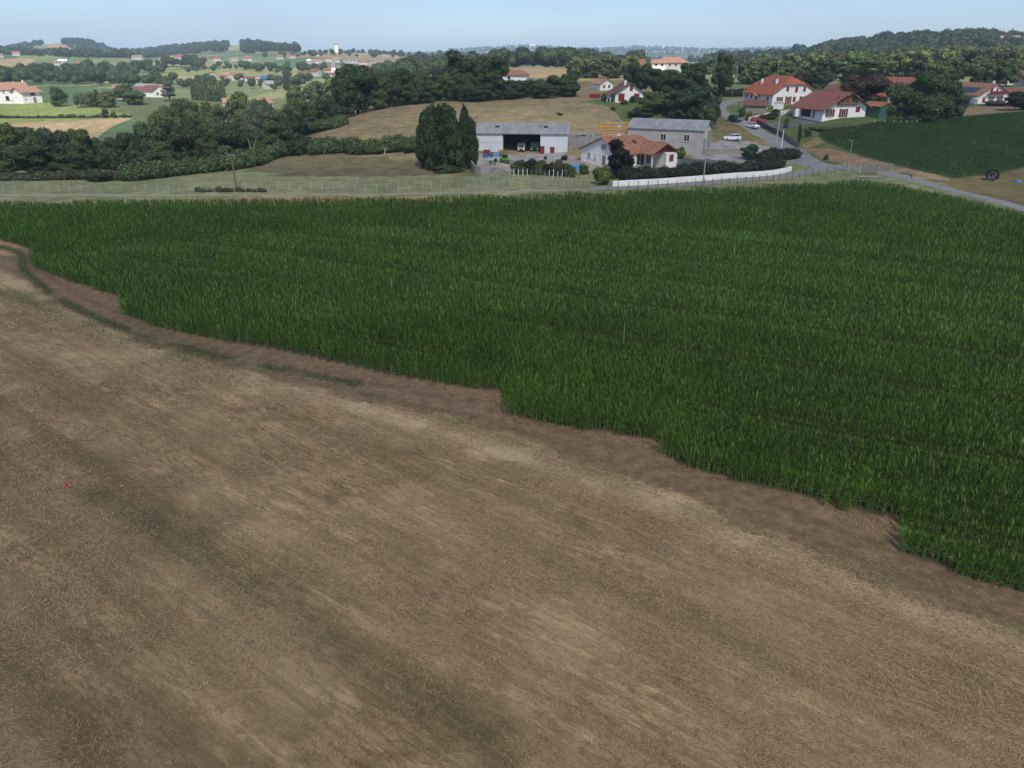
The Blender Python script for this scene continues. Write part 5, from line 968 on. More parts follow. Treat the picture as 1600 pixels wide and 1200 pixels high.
FARH = [  # px, D, rot, L, W, h, rise, roof, label
    (187, 520, -30, 6, 6, 2.8, 1.6, 'tile_pale', 'tiny white cottage beside the light brown orchard trees'),
    (172, 640, -25, 11, 8, 4.5, 2, 'tile_red', 'small white house half hidden by dark trees left of the valley farm'),
    (188, 800, 35, 16, 9, 4, 2.6, 'tile_brown', 'white house tilted behind trees with brown roof in the middle of the valley woods'),
    (127, 900, -25, 14, 10, 4, 2.8, 'tile_red', 'white house with bright red roof between two green fields'),
    (100, 930, -10, 13, 9, 6, 2, 'white', 'white blocky house left of the bright red roofed one'), (90, 925, -10, 9, 7, 4, 1.5, 'tile_pale', 'small pale house attached left of the white blocky house'),
    (27, 1250, -20, 15, 10, 5, 3, 'tile_red', 'white house with red roof at the foot of the left hill'), (76, 1300, 5, 18, 9, 3.5, 2, 'tile_pale', 'long low pink roofed house below the tan hill patch'),
    (2, 1100, 0, 8, 8, 4, 2, 'tile_pale', 'white house cut by the left picture edge'),
    (212, 1200, -20, 12, 9, 4, 2.5, 'tile_pale', 'left one of a pair of pale houses above the green slope'), (220, 1190, -30, 11, 9, 5.5, 2, 'tile_pale', 'right one of a pair of pale houses above the green slope'),
    (254, 1180, 0, 12, 8, 3.5, 2, 'tile_red', 'first low house of the far ridge hamlet from the left'), (265, 1190, 0, 13, 9, 4, 2, 'white', 'white flat roofed house second in the far ridge hamlet'),
    (278, 1180, -15, 16, 10, 5.5, 2.8, 'tile_red', 'widest red roofed house of the far ridge hamlet'), (290, 1185, -10, 13, 9, 5.5, 2.5, 'tile_red', 'red roofed house just right of the widest one in the ridge hamlet'), (303, 1175, -20, 14, 8, 3.5, 2, 'tile_pale', 'last pale house of the far ridge hamlet on its right end'),
    (341, 1150, -20, 15, 10, 4, 3, 'tile_red', 'red roofed house standing alone right of the ridge hamlet'), (366, 1150, 0, 14, 8, 3, 2, 'tile_pale', 'low house left of the round dark tree on the far ridge'), (388, 1120, -10, 18, 10, 4.5, 3, 'tile', 'long orange roofed house right of the round dark ridge tree'),
    (437, 1150, 20, 13, 9, 4.5, 3, 'tile', 'orange roofed house at the left foot of the dark ridge wood'), (458, 1180, -10, 12, 9, 4, 2.5, 'tile_brown', 'brown roofed house under the trees of the ridge'), (494, 1250, -10, 16, 10, 6, 3, 'tile_brown', 'white house on the skyline left of the water tower'),
    (484, 1020, -30, 8, 7, 4, 2, 'white', 'narrow white house on the slope below the skyline house'), (492, 1020, 0, 12, 8, 4, 2, 'tile_pale', 'white house on the slope beside the narrow one'), (501, 1040, 0, 14, 8, 3, 2, 'tile_pale', 'long pink roofed house on the slope'), (513, 1080, 10, 12, 10, 5, 3.5, 'tile', 'bright orange roofed house below the water tower'), (526, 1080, 0, 12, 8, 4, 2.5, 'tile_pale', 'white gabled house right below the water tower'),
    (548, 1060, 0, 26, 10, 4, 1.6, 'fibro', 'long pale shed with flat grey roof on the slope'), (568, 1050, -10, 16, 10, 3.5, 2.8, 'tile', 'orange roofed house at the right end of the slope'),
    (331, 690, -60, 9, 8, 6.5, 2, 'tile_red', 'tall narrow white house at the left end of the poplar row'), (357, 740, -40, 11, 9, 3.5, 2.5, 'tile_pale', 'white gabled house rising behind the poplar row'), (350, 700, 0, 10, 8, 3.5, 2, 'tile', 'orange roofed house screened by the poplars'), (372, 700, -10, 13, 9, 5.2, 2.4, 'tile', 'white two-storey house with orange roof right of the poplar row'), (352, 720, 10, 9, 7, 3, 2, 'fibro', 'grey roofed annex beside the gabled village house'),
    (409, 660, -20, 11, 9, 3.6, 2, 'fibro', 'white house with pale roof left of the blue roofed shed'), (421, 590, 30, 8, 7, 3, 2, 'fibro', 'small white hut below the blue roofed shed'), (458, 640, 20, 9, 7, 3.5, 2.2, 'tile', 'white house with small orange roof right of the dark cypress'), (412, 430, 40, 9, 7, 3.5, 2.4, 'tile_pale', 'pink roofed house sunk among the light trees'), (367, 440, 0, 12, 8, 3, 2, 'tile_pale', 'pink roof just showing over the light tree crowns'),
    (477, 740, -5, 14, 9, 3, 2.4, 'tile_brown', 'low white house with brown roof under the hedge on the slope'), (494, 760, -40, 12, 9, 5, 3, 'tile_brown', 'white gabled house right of the low brown roofed one'), (398, 690, 0, 26, 9, 3, 1.5, 'tile_brown', 'long brown roofed shed behind the village houses'), (515, 730, -5, 16, 8, 3, 2, 'tile_brown', 'brown roofed shed close left of the tall dark tree'),
    (835, 2600, 0, 20, 12, 6, 3, 'white', 'pale building on the distant horizon ridge behind the big trees'), (925, 2800, 0, 16, 10, 4, 3, 'tile', 'orange specks of a distant village left of the round tree'), (948, 2700, 0, 18, 10, 5, 3, 'tile_pale', 'distant pale house group below the blue ridge'),
    (973, 2500, 0, 14, 10, 5, 3, 'white', 'distant white house on the plain before the blue ridge'), (832, 5200, 0, 40, 20, 9, 5, 'white', 'white hilltop house on the blue horizon ridge'), (1040, 5000, 0, 36, 20, 8, 5, 'cream', 'pale house on the right of the blue horizon ridge'),
]
for (px, D, rot, L_, W_, h_, ri, rfm, lab) in FARH:
    if 600 < D < 2000: L_, W_, h_, ri = L_ * .72, W_ * .72, h_ * .82, ri * .7
    D_ = D; wn = [('F', L_ * t, h_ * .35, L_ * .08, h_ * .35, 'win') for t in (.2, .5, .8)] + ([('R', W_ * .5, h_ * .3, W_ * .14, h_ * .4, 'win')] if abs(rot) > 12 else [])
    house('house', lab, wp(px, D_), R(rot) - atan2(*wp(px, D_)), L_, W_, h_, h_, h_ + ri, 0, .5, .4, roof=rfm, small=True, wins=wn, dz=.5, cat='house', wall='farwall')
# blue-roofed shed, water tower, church steeple
house('farm_shed', 'shed with deep blue roof in the valley village', wp(428, 655), R(-5), 18, 11, 3.5, 3.5, 5.6, roof='blue', wall='dark', small=True, cat='shed', dz=.5)
q = wp(526.5, 1450); r_ = empty('water_tower', (q[0], q[1], gz(*q) - 1), 0, 'white cylindrical water tower on the skyline ridge', 'water tower')
MB().tube((0, 0, 0), (0, 0, 14.5), 3.6, 3.9, 20).build('tower_shaft', M['white'], r_); MB().tube((0, 0, 14.5), (0, 0, 15.6), 4.2, 4.2, 20).tube((0, 0, 15.6), (0, 0, 16.6), 4.0, 2.0, 20).build('tower_cap', M['tile_pale'], r_)
q = wp(523, 745); r_ = empty('church', (q[0], q[1], gz(*q)), 0, 'white church with thin pointed grey spire beside the tall dark tree', 'church')
MB().box(-2.2, 2.2, -2.2, 2.2, 0, 8).build('tower', M['white'], r_); MB().add([(-2.3, -2.3, 8), (2.3, -2.3, 8), (2.3, 2.3, 8), (-2.3, 2.3, 8), (0, 0, 17)], [(0, 1, 4), (1, 2, 4), (2, 3, 4), (3, 0, 4), (3, 2, 1, 0)]).build('spire', M['fibro'], r_)
MB().box(-9, -2.2, -3, 3, 0, 5).build('nave', M['white'], r_); MB().prism([(-3.4, 5), (3.4, 5), (0, 7.6)], -9.3, -2.2).build('roof', M['tile_brown'], r_)

# ---------------------------------------------------------------- poles, fences, field furniture
def upole(label, px, ybase, ytop, r0=.14, mat='postwood', arm=True, lean=0.0, D=None, lamp=False, name='utility_pole', cat='utility pole', group=None):
    x_, y_ = gp(px, ybase) if D is None else wp(px, D); z = gz(x_, y_); h = zat(ytop, y_) - z
    r_ = empty(name, (x_, y_, z), 0, label, cat, group)
    MB().tube((0, 0, -.3), (lean * h, 0, h), r0, r0 * .65, 10).build('shaft', M[mat], r_)
    if arm:
        MB().box(lean * h - .7, lean * h + .7, -.06, .06, h - .35, h - .23).build('crossarm', M['steel'], r_)
        for a in (-.6, 0, .6): MB().tube((lean * h + a, 0, h - .23), (lean * h + a, 0, h + .02), .05, .035, 6).build('insulator', M['metal'], r_)
    return r_
upole('leaning dark wooden pole with crossarm at the meadow left of centre', 368.5, 292, 240, .16, 'timber', lean=.02)
upole('slim grey concrete pole in the meadow in front of the green loader', 796.5, 293, 262, .10, 'concrete', False); upole('grey pole beside the lane in front of the warehouse', 1098, 290, 236, .12, 'concrete', False)
upole('tall grey pole standing beside the road bend behind the hedge', 1211, 233, 176, .2, 'concrete', True); upole('short white post next to the tall grey pole', 1220.5, 231, 203, .13, 'frame', False)
r_ = upole('galvanised lamp post at the lane junction', 1323, 268, 219, .09, 'metal', False, lean=0.0, name='lamp_post', cat='lamp post'); h_ = 6.4
sh = r_.children[0]; hh = max(v.co.z for v in sh.data.vertices); MB().box(-.75, -.02, -.09, .09, hh - .1, hh).build('lamp_head', M['steel'], r_)
upole('tall wooden pole behind the big farmhouse roof', 1212, 150, 95, .2, D=330, arm=True); upole('thin pole at the edge of the pale green wood', 1149, 150, 101, .16, 'concrete', False, D=330); upole('thin pale pole left of the farmhouse', 1159, 150, 135, .12, 'concrete', False, D=232)
upole('thin pole in the hedge right of the round hill tree', 931, 110, 96, .2, 'concrete', False, D=500); upole('pale pole above the small white building at right', 1299, 120, 122, .15, 'concrete', False, D=280)
upole('thin pole at the edge of the valley corn field', 157, 140, 125, .16, 'concrete', False, D=520); upole('slender pole in the light trees of the valley', 394, 150, 134, .15, 'concrete', False, D=430)
upole('dark steel pole under the eaves at the road top', 1142, 160, 141, .08, 'steel', False, D=236)
def fence(name, label, pts, n_, h, r0, mat='postwood', wires=3, jit=.1, cat='fence', tall=None):
    c = smooth(pts, .5); d = np.concatenate([[0], np.cumsum(np.hypot(*np.diff(c, axis=0).T))]); s = np.linspace(0, d[-1], n_); P = np.stack([np.interp(s, d, c[:, 0]), np.interp(s, d, c[:, 1])], -1)
    z = zg(P[:, 0], P[:, 1]); o = Vector((P[0][0], P[0][1], z[0])); r_ = empty(name, o, 0, label, cat); tops = []
    m0 = None
    for i in range(n_):
        q = Vector((P[i][0], P[i][1], z[i])) - o; hh = h * rng.uniform(.85, 1.15); l_ = (rng.normal(0, jit * .7), rng.normal(0, jit * .7))
        if m0 is None or i % 4 == 0: mb = MB().tube((0, 0, -.3), (0, 0, 1), r0, r0 * .85, 6); m0 = bpy.data.meshes.new('post'); m0.from_pydata(mb.v, [], mb.f); m0.materials.append(M[mat] if rng.random() > .12 else M['grey_wood'])
        p_ = link('post', m0, r_); p_.location = q; p_.scale = (1, 1, hh); p_.rotation_euler = (l_[1] * .6, l_[0] * .6, 0); tops.append((q, hh))
    for w_ in range(wires):
        mb = MB()
        for (a, ha), (b, hb) in zip(tops[:-1], tops[1:]): mb.tube(a + Vector((0, 0, ha * (.35 + .28 * w_))), b + Vector((0, 0, hb * (.35 + .28 * w_))), .007, n=3, caps=False)
        mb.build('wire', M['steel'], r_)
fence('post_fence', 'long wire fence of pale posts along the track behind the corn', [flatp(*p) for p in [(-60, 301), (0, 301), (200, 301), (400, 300.5), (640, 300)]], 42, 1.35, .06)
fence('post_fence', 'wire fence continuing along the track towards the junction', [flatp(*p) for p in [(660, 299.5), (760, 297), (860, 293.5), (920, 291.5)]], 20, 1.3, .055)
fence('post_fence', 'second taller wire fence set back in the grey green meadow', [flatp(*p) for p in [(480, 294), (640, 292), (780, 289), (900, 286.5)]], 34, 1.5, .035)
fence('post_fence', 'wire fence on the near side of the asphalt lane', [flatp(*p) for p in [(950, 297), (1060, 293), (1160, 286), (1240, 277), (1290, 272), (1345, 271)]], 32, 1.25, .07, 'timber')
fence('post_fence', 'white post fence at the foot of the shrub row below the shed', [gp(803, 274), gp(850, 275.5), gp(905, 278)], 16, 1.25, .075, 'frame')
fence('post_fence', 'rough fence beside the second corn field', [gp(1255, 240), gp(1290, 255), gp(1330, 262), gp(1358, 266)], 11, 1.2, .06, 'timber')
fence('post_fence', 'stub of fence with white posts under the right dark trees', [gp(1365, 195), gp(1400, 196), gp(1440, 195)], 8, 1.2, .06, 'frame', 1)
fence('garden_fence', 'garden fence along the edge of the brown hill field', [gp(925, 160), gp(940, 172), gp(952, 186), gp(960, 198)], 12, 1.2, .06, 'concrete')
def gate(label, px, py, rot):
    q = gp(px, py); r_ = empty('cattle_hurdle', (q[0], q[1], gz(*q)), R(rot), label, 'hurdle')
    for i in range(5): MB().box(-1.6, 1.6, -.03, .03, .12 + i * .27, .33 + i * .27).build('board', M['grey_wood'], r_)
    for a in (-1.6, 1.6): MB().box(a - .07, a + .07, -.11, -.035, 0, 1.5).build('upright', M['concrete'], r_)
gate('nearer grey boarded panel standing at the lane junction', 1357, 272, -12); gate('farther grey boarded panel on the other side of the lane', 1378, 268, -8)
q = gp(1362, 275); o = MB().box(-2.2, 2.2, -.08, .08, .05, .16).box(-2.0, 1.4, -.5, -.38, .05, .14).build('plank_pile', M['concrete'], None, 'pale planks lying on the verge below the nearer panel', cat='planks'); o.location = (q[0] - 1, q[1] - 1.2, gz(*q))
# hose reel
q = gp(1548, 283); r_ = empty('hose_reel', (q[0], q[1], gz(*q)), R(-28), 'big black irrigation hose reel on the grass verge', 'hose reel')
def ring(mb, R0, R1, y0, y1, zc_, n_=28):
    v = []; f = []
    for i in range(n_):
        a = 2 * pi * i / n_
        for (r__, yy) in ((R0, y0), (R1, y0), (R1, y1), (R0, y1)): v.append((r__ * cos(a), yy, zc_ + r__ * sin(a)))
    for i in range(n_):
        j = (i + 1) % n_
        for k_ in range(4): f.append((i * 4 + k_, i * 4 + (k_ + 1) % 4, j * 4 + (k_ + 1) % 4, j * 4 + k_))
    return mb.add(v, f)
ring(MB(), 1.0, 1.38, -.9, .9, 1.45).build('hose_coil', M['black'], r_)
for yy in (-.98, .92): ring(MB(), 1.3, 1.42, yy, yy + .06, 1.45).build('rim', M['black'], r_)
sp_ = MB()
for i in range(6):
    a = pi * i / 6; sp_.tube((-1.4 * cos(a), -.77, 1.45 - 1.4 * sin(a)), (1.4 * cos(a), -.77, 1.45 + 1.4 * sin(a)), .03, n=5)
sp_.build('spokes', M['black'], r_); MB().tube((0, -.55, 1.45), (0, .55, 1.45), .6, n=24).build('drum', M['cardark'], r_); r_.scale = (.74, .74, .74); MB().tube((-.9, -1, .1), (0, -.85, 1.45), .06).tube((.9, -1, .1), (0, -.85, 1.45), .06).tube((-.9, 1, .1), (0, .85, 1.45), .06).tube((.9, 1, .1), (0, .85, 1.45), .06).tube((-1.4, -1, .12), (1.6, -1, .12), .07).tube((-1.4, 1, .12), (1.6, 1, .12), .07).build('stand', M['steel'], r_)
clutter('crumpled_sheet', 'small bright blue sheet lying on the grass right of the hose reel', 'sheet', 1590, 284.5, 'lightblue', [(-.5, .4, -.3, .3, 0, .15), (-.2, .5, -.2, .4, .1, .28)], 20)
c = MB(); pp = [gp(*p) for p in [(1403, 271), (1412, 271.5), (1420, 273), (1425, 276), (1424, 279)]]
for a, b in zip(pp[:-1], pp[1:]): c.tube((a[0], a[1], gz(*a) + .1), (b[0], b[1], gz(*b) + .1), .06, n=6)
c.build('irrigation_hose', M['black'], None, 'black hose curving over the bare soil by the lane', cat='hose')
q = flatp(107, 766); o = MB().tube((0, 0, 0), (0, 0, .3), .012, n=5).build('poppy', M['green'], None, 'single bright red flower spot in the dry grass at left', cat='flower'); o.location = (*q, 0)
MB().add([(-.11, 0, .3), (0, -.08, .26), (.12, 0, .32), (0, .1, .28), (-.05, .02, .44), (.06, -.03, .42)], [(0, 1, 4), (1, 5, 4), (1, 2, 5), (2, 3, 5), (3, 4, 5), (3, 0, 4)]).build('petals', M['redcloth'], o)
stk = [(975, 523, 505, 'pale stake standing in the middle of the big corn field'), (1226, 478, 464, 'pale stake in the corn right of centre'), (612, 447, 432, 'thin stake in the corn left of centre'), (63, 320, 306, 'pale stake at the far left end of the corn'), (361, 317, 303, 'pale stake at the far corn edge below the leaning pole'), (648, 312, 298, 'pale stake at the far corn edge below the poplars'), (1147, 392, 382, 'thin stake far back in the corn')]
for (px, pb, pt, lab) in stk:
    q = flatp(px, pb, 1.3); h_ = zat(pt, q[1]); o = MB().tube((0, 0, -.2), (0, 0, h_), .018, n=6).build('stake', M['concrete'], None, lab, cat='stake'); o.location = (*q, 0)

# ---------------------------------------------------------------- hedges and shrubs
g = np.random.default_rng(21)
leafline('hedge', [flatp(*p) for p in [(975, 284), (1020, 281), (1100, 275), (1170, 269), (1215, 263)]], 2.5, 2.6, 'hedge', 'long dark trimmed hedge behind the low white wall', 'hedge', g, .2)
leafline('hedge', [gp(*p) for p in [(1190, 252), (1215, 250), (1238, 249)]], 2.6, 3.4, 'hedge', 'tall bushy hedge end at the road junction', 'hedge', g, .24)
leafline('hedge', [gp(*p) for p in [(1120, 150), (1150, 151), (1170, 150)]], 2.4, 3, 'hedge', 'trimmed dark hedge left of the big farmhouse', 'hedge', g, .3)
leafline('bramble_hedge', [gp(*p) for p in [(495, 240), (540, 238), (580, 239), (620, 236), (655, 237)]], 3.2, 4, 'mid', 'bramble hedge crossing below the brown hill field', 'hedge', g, .3, wob=.5)
leafline('bramble_bank', [gp(*p) for p in [(205, 282), (240, 278), (290, 272), (330, 268), (380, 262), (420, 250), (455, 242)]], 3.0, 5, 'mid', 'green bramble bank at the foot of the left woods', 'hedge', g, .32, wob=.5)
leafline('bramble_bank', [gp(*p) for p in [(0, 281), (60, 281), (130, 280), (200, 281)]], 1.6, 3, 'olive', 'low scrub strip in front of the far left woods', 'hedge', g, .25, wob=.5)
leafline('bramble_bank', [gp(*p) for p in [(430, 222), (470, 212), (505, 203), (530, 196)]], 2.4, 4.5, 'mid', 'green brambles along the upper left edge of the brown hill', 'hedge', g, .32, wob=.5)
leafline('scrub_strip', [flatp(*p) for p in [(310, 300), (340, 300), (372, 300), (412, 300)]], .9, 1.2, 'olive', 'clump of scrub under the fence below the leaning pole', 'shrubs', g, .16, wob=.6)
leafline('scrub_strip', [gp(*p) for p in [(1250, 180), (1270, 202), (1300, 205), (1350, 199), (1400, 194)]][1:], .9, 1.8, 'olive', 'weedy strip between lawn and second corn field', 'shrubs', g, .22, wob=.6)
leafline('flowering_hedge', [gp(*p) for p in [(966, 278), (975, 275), (988, 272)]], 1.9, 1.6, 'olive', 'loose pale flowering shrub row at the left end of the hedge', 'hedge', g, .14, .6)
leafline('garden_hedge', [gp(*p) for p in [(1190, 190), (1205, 186), (1212, 180)]], 1.6, 2.2, 'hedge', 'dark clipped hedge by the white box sheds', 'hedge', g, .25)
leafline('field_hedge', [wp(-60, 352), wp(0, 352), wp(60, 352), wp(130, 350), wp(200, 350)], 1.6, 2.6, 'olive', 'low hedge line dividing the bright green and tan fields', 'hedge', g, .4, .8, wob=.7, step=2)
for i, (px, py, yt, wd, cl, lab) in enumerate([(812, 271, 250, 22, 'olive', 'first shrub of the row below the white shed'), (828, 272, 248, 20, 'hedge', 'second dark shrub of the row below the shed'), (843, 273, 251, 18, 'mid', 'third shrub of the row below the shed'), (860, 274, 252, 16, 'hedge', 'fourth dark shrub right of the gap in the row'), (874, 275, 250, 20, 'olive', 'fifth shrub of the row below the shed'), (890, 276, 256, 18, 'mid', 'last low shrub of the row near the house'),
                                          (912, 272, 254, 20, 'mid', 'round shrub at the left corner of the orange roofed house'), (942, 288, 252, 34, 'light', 'feathery light green shrub in front of the orange roofed house'), (955, 280, 262, 18, 'mid', 'small shrub right of the feathery light one'), (882, 250, 241, 12, 'hedge', 'dark bush at the right end of the white shed'), (852, 249, 242, 8, 'mid', 'little bush before the white shed doors'),
                                          (1062, 247, 226, 22, 'mid', 'dense green bush at the corner of the grey warehouse'), (1228, 199, 182, 10, 'mid', 'bush by the boarded fence'), (1248, 222, 191, 8, 'dark', 'narrow dark upright shrub at the lower lawn corner'), (1262, 213, 200, 16, 'mid', 'bush at the lower edge of the sloping lawn'), (468, 242, 200, 46, 'dark', 'big round dark bush beside the foot of the brown hill'), (155, 283, 262, 48, 'olive', 'broad dome bush in front of the far left woods'),
                                          (1170, 188, 172, 10, 'mid', 'first small tree by the dark off-road car'), (1160, 182, 166, 14, 'dark', 'second dark bush above the dark off-road car'), (1395, 192, 178, 30, 'mid', 'leafy low bush at the foot of the right dark trees'), (1432, 194, 177, 30, 'light', 'lighter green bush at the right foot of the dark trees'), (875, 180, 175, 12, 'dark', 'lone bush on the slope of the brown hill field'),
                                          (988, 160, 148, 16, 'dark', 'round dark bush in front of the chalet house'), (976, 163, 154, 16, 'mid', 'low bush below the chalet house wall'), (944, 158, 143, 12, 'mid', 'leafy bush at the left corner of the chalet house'), (958, 172, 166, 9, 'dark', 'small bush on the chalet lawn'), (702, 268, 256, 66, 'dark', 'low scrub around the feet of the big poplars'), (640, 238, 219, 30, 'mid', 'light elder bush left of the big poplars'), (1555, 165, 156, 40, 'olive', 'low shrubs on the bank below the solar panel house'), (1290, 250, 240, 8, 'dark', 'small thorn bush in the bare soil by the lane'), (1585, 166, 150, 24, 'mid', 'bush on the bank at the right edge')]):
    x_, y_ = gp(px, py); z = gz(x_, y_); zc = y_ * CT + (CAMH - z) * ST; wd *= 1.45 if 800 < px < 900 and py > 268 else 1; yt -= 3 if 800 < px < 900 and py > 268 else 0; tree('bush', x_, y_, max(.6, zat(yt, y_) - z), wd * zc / FPX, cl, lab, hi=1)
# ---------------------------------------------------------------- trees near
ORD = 'leftmost,second,third,fourth,fifth,sixth,seventh,eighth,ninth,tenth,eleventh,twelfth,thirteenth,fourteenth,fifteenth,sixteenth,seventeenth,eighteenth,nineteenth,twentieth'.split(',')
def row(kind, items, label, group, D=None, colr='dark', **kw):
    med = sorted(i[2] for i in items)[len(items) // 2]; cnt = {0: 0, 1: 0}; base_ = label
    for it in sorted(items):
        fr_ = int(it[2] < med); cw = {'dark': 'dark', 'blue': 'blue green', 'mid': 'mid green', 'yellow': 'yellow green', 'light': 'light green', 'pale': 'pale', 'olive': 'olive'}[it[4]]
        label = f"{cw} tree, {ORD[cnt[fr_]]}{' from left' if cnt[fr_] else ''} of the {'near' if fr_ else 'far'} trees {base_}"; cnt[fr_] += 1
        tpx(kind, it[0], it[1], it[2] if len(it) > 2 else D, it[3] if len(it) > 3 else 50, it[4] if len(it) > 4 else colr, label, group, **kw)
tpx('poplar', 680, 158, 148, 46, 'dark', 'widest dark poplar at the left of the clump by the white shed', hmin=3); tpx('poplar', 700, 155, 150, 46, 'dark', 'second poplar from the left in the clump by the white shed'); tpx('poplar', 667, 166, 149, 36, 'dark', 'lowest leftmost poplar of the clump by the white shed')
tpx('poplar', 690, 157, 151, 40, 'dark', 'poplar at the back of the clump between the two widest ones'); tpx('poplar', 674, 162, 146, 38, 'dark', 'front left poplar bulging from the clump near the bramble hedge'); tpx('poplar', 727, 157, 147, 32, 'dark', 'separate pointed poplar at the right of the clump'); tpx('poplar', 737, 178, 148, 28, 'dark', 'short poplar touching the left end of the white shed'); tpx('poplar', 708, 162, 146, 42, 'dark', 'poplar filling the middle of the clump')
tree('tall', *gp(966, 278), 7.0, 6.0, 'purple', 'dark red leaved tree in front of the orange roofed house', name='copper_leaf_tree', hi=1)
x_, y_ = gp(1169, 249); tree('oak', x_, y_, 3.7, 4.2, 'dark', 'small round dark tree on the forecourt', hi=1)
lw = [(-20, 196, 168, 70, 'dark'), (18, 192, 160, 64, 'mid'), (60, 190, 163, 64, 'mid'), (98, 198, 158, 60, 'blue'), (128, 194, 166, 56, 'mid'), (150, 212, 170, 44, 'mid'), (175, 225, 165, 40, 'mid'), (192, 208, 160, 46, 'mid'), (215, 200, 156, 52, 'dark'), (245, 190, 166, 60, 'mid'), (280, 176, 170, 60, 'dark'), (230, 232, 152, 44, 'blue'), (305, 188, 164, 56, 'dark'), (335, 182, 172, 60, 'mid'), (60, 225, 152, 60, 'dark'), (110, 232, 153, 56, 'dark'), (20, 222, 153, 56, 'mid'), (262, 215, 158, 50, 'mid'), (365, 190, 170, 60, 'dark'), (395, 200, 174, 56, 'dark'), (330, 215, 160, 44, 'dark'), (425, 205, 178, 46, 'mid'), (360, 222, 162, 44, 'mid'), (440, 190, 195, 50, 'dark'), (410, 222, 172, 44, 'mid')]
row('oak', lw, 'behind the left meadow', 'trees of the wood behind the left meadow')
mv = [(270, 158, 250, 44, 'yellow'), (300, 150, 240, 52, 'mid'), (340, 152, 255, 50, 'light'), (375, 142, 300, 44, 'light'), (395, 146, 290, 40, 'light'), (415, 152, 270, 44, 'pale'), (350, 172, 215, 60, 'mid'), (395, 172, 230, 50, 'pale'), (318, 168, 220, 50, 'mid'), (425, 165, 240, 50, 'pale'), (285, 172, 215, 46, 'light'), (455, 152, 230, 54, 'mid'), (485, 152, 215, 50, 'mid'), (512, 150, 210, 40, 'dark'), (260, 172, 230, 40, 'light'), (455, 178, 205, 44, 'dark'), (490, 178, 203, 36, 'dark'), (430, 186, 205, 44, 'mid'), (365, 186, 198, 46, 'mid')]
row('oak', mv, 'left of the brown hill', 'trees filling the hollow behind the left wood')
tpx('oak', 560, 98, 232, 72, 'dark', 'big rounded dark tree at the left end of the crest row', hmin=8); tpx('oak', 540, 120, 226, 50, 'dark', 'smaller dark tree tucked left of the big rounded crest tree')
rr_ = [(600, 112, 240, 46, 'mid'), (628, 105, 245, 46, 'dark'), (655, 106, 246, 50, 'mid'), (675, 115, 248, 40, 'dark'), (590, 135, 232, 36, 'mid'), (640, 128, 238, 40, 'dark'), (663, 132, 240, 40, 'dark'), (616, 128, 236, 36, 'olive')]
row('oak', rr_, 'left of the tallest crest tree', 'crest row left of the tall skyline tree')
tpx('tall', 712, 76, 248, 52, 'dark', 'tallest dark tree of the central crest row breaking the skyline'); tpx('oak', 738, 82, 250, 56, 'dark', 'broad dark tree joined to the right of the tallest crest tree'); tpx('oak', 768, 84, 252, 56, 'dark', 'rightmost broad dark tree of the central skyline clump')
row('oak', [(700, 110, 246, 48, 'mid'), (730, 115, 244, 50, 'dark'), (765, 112, 246, 52, 'dark'), (790, 124, 250, 44, 'dark'), (812, 122, 254, 40, 'dark'), (838, 122, 256, 40, 'mid'), (862, 114, 258, 46, 'dark'), (886, 112, 260, 42, 'dark'), (800, 134, 248, 40, 'dark'), (850, 132, 250, 44, 'dark'), (890, 130, 254, 36, 'dark'), (745, 130, 242, 50, 'dark')], 'right of the tallest crest tree', 'crest belt behind the brown hill')
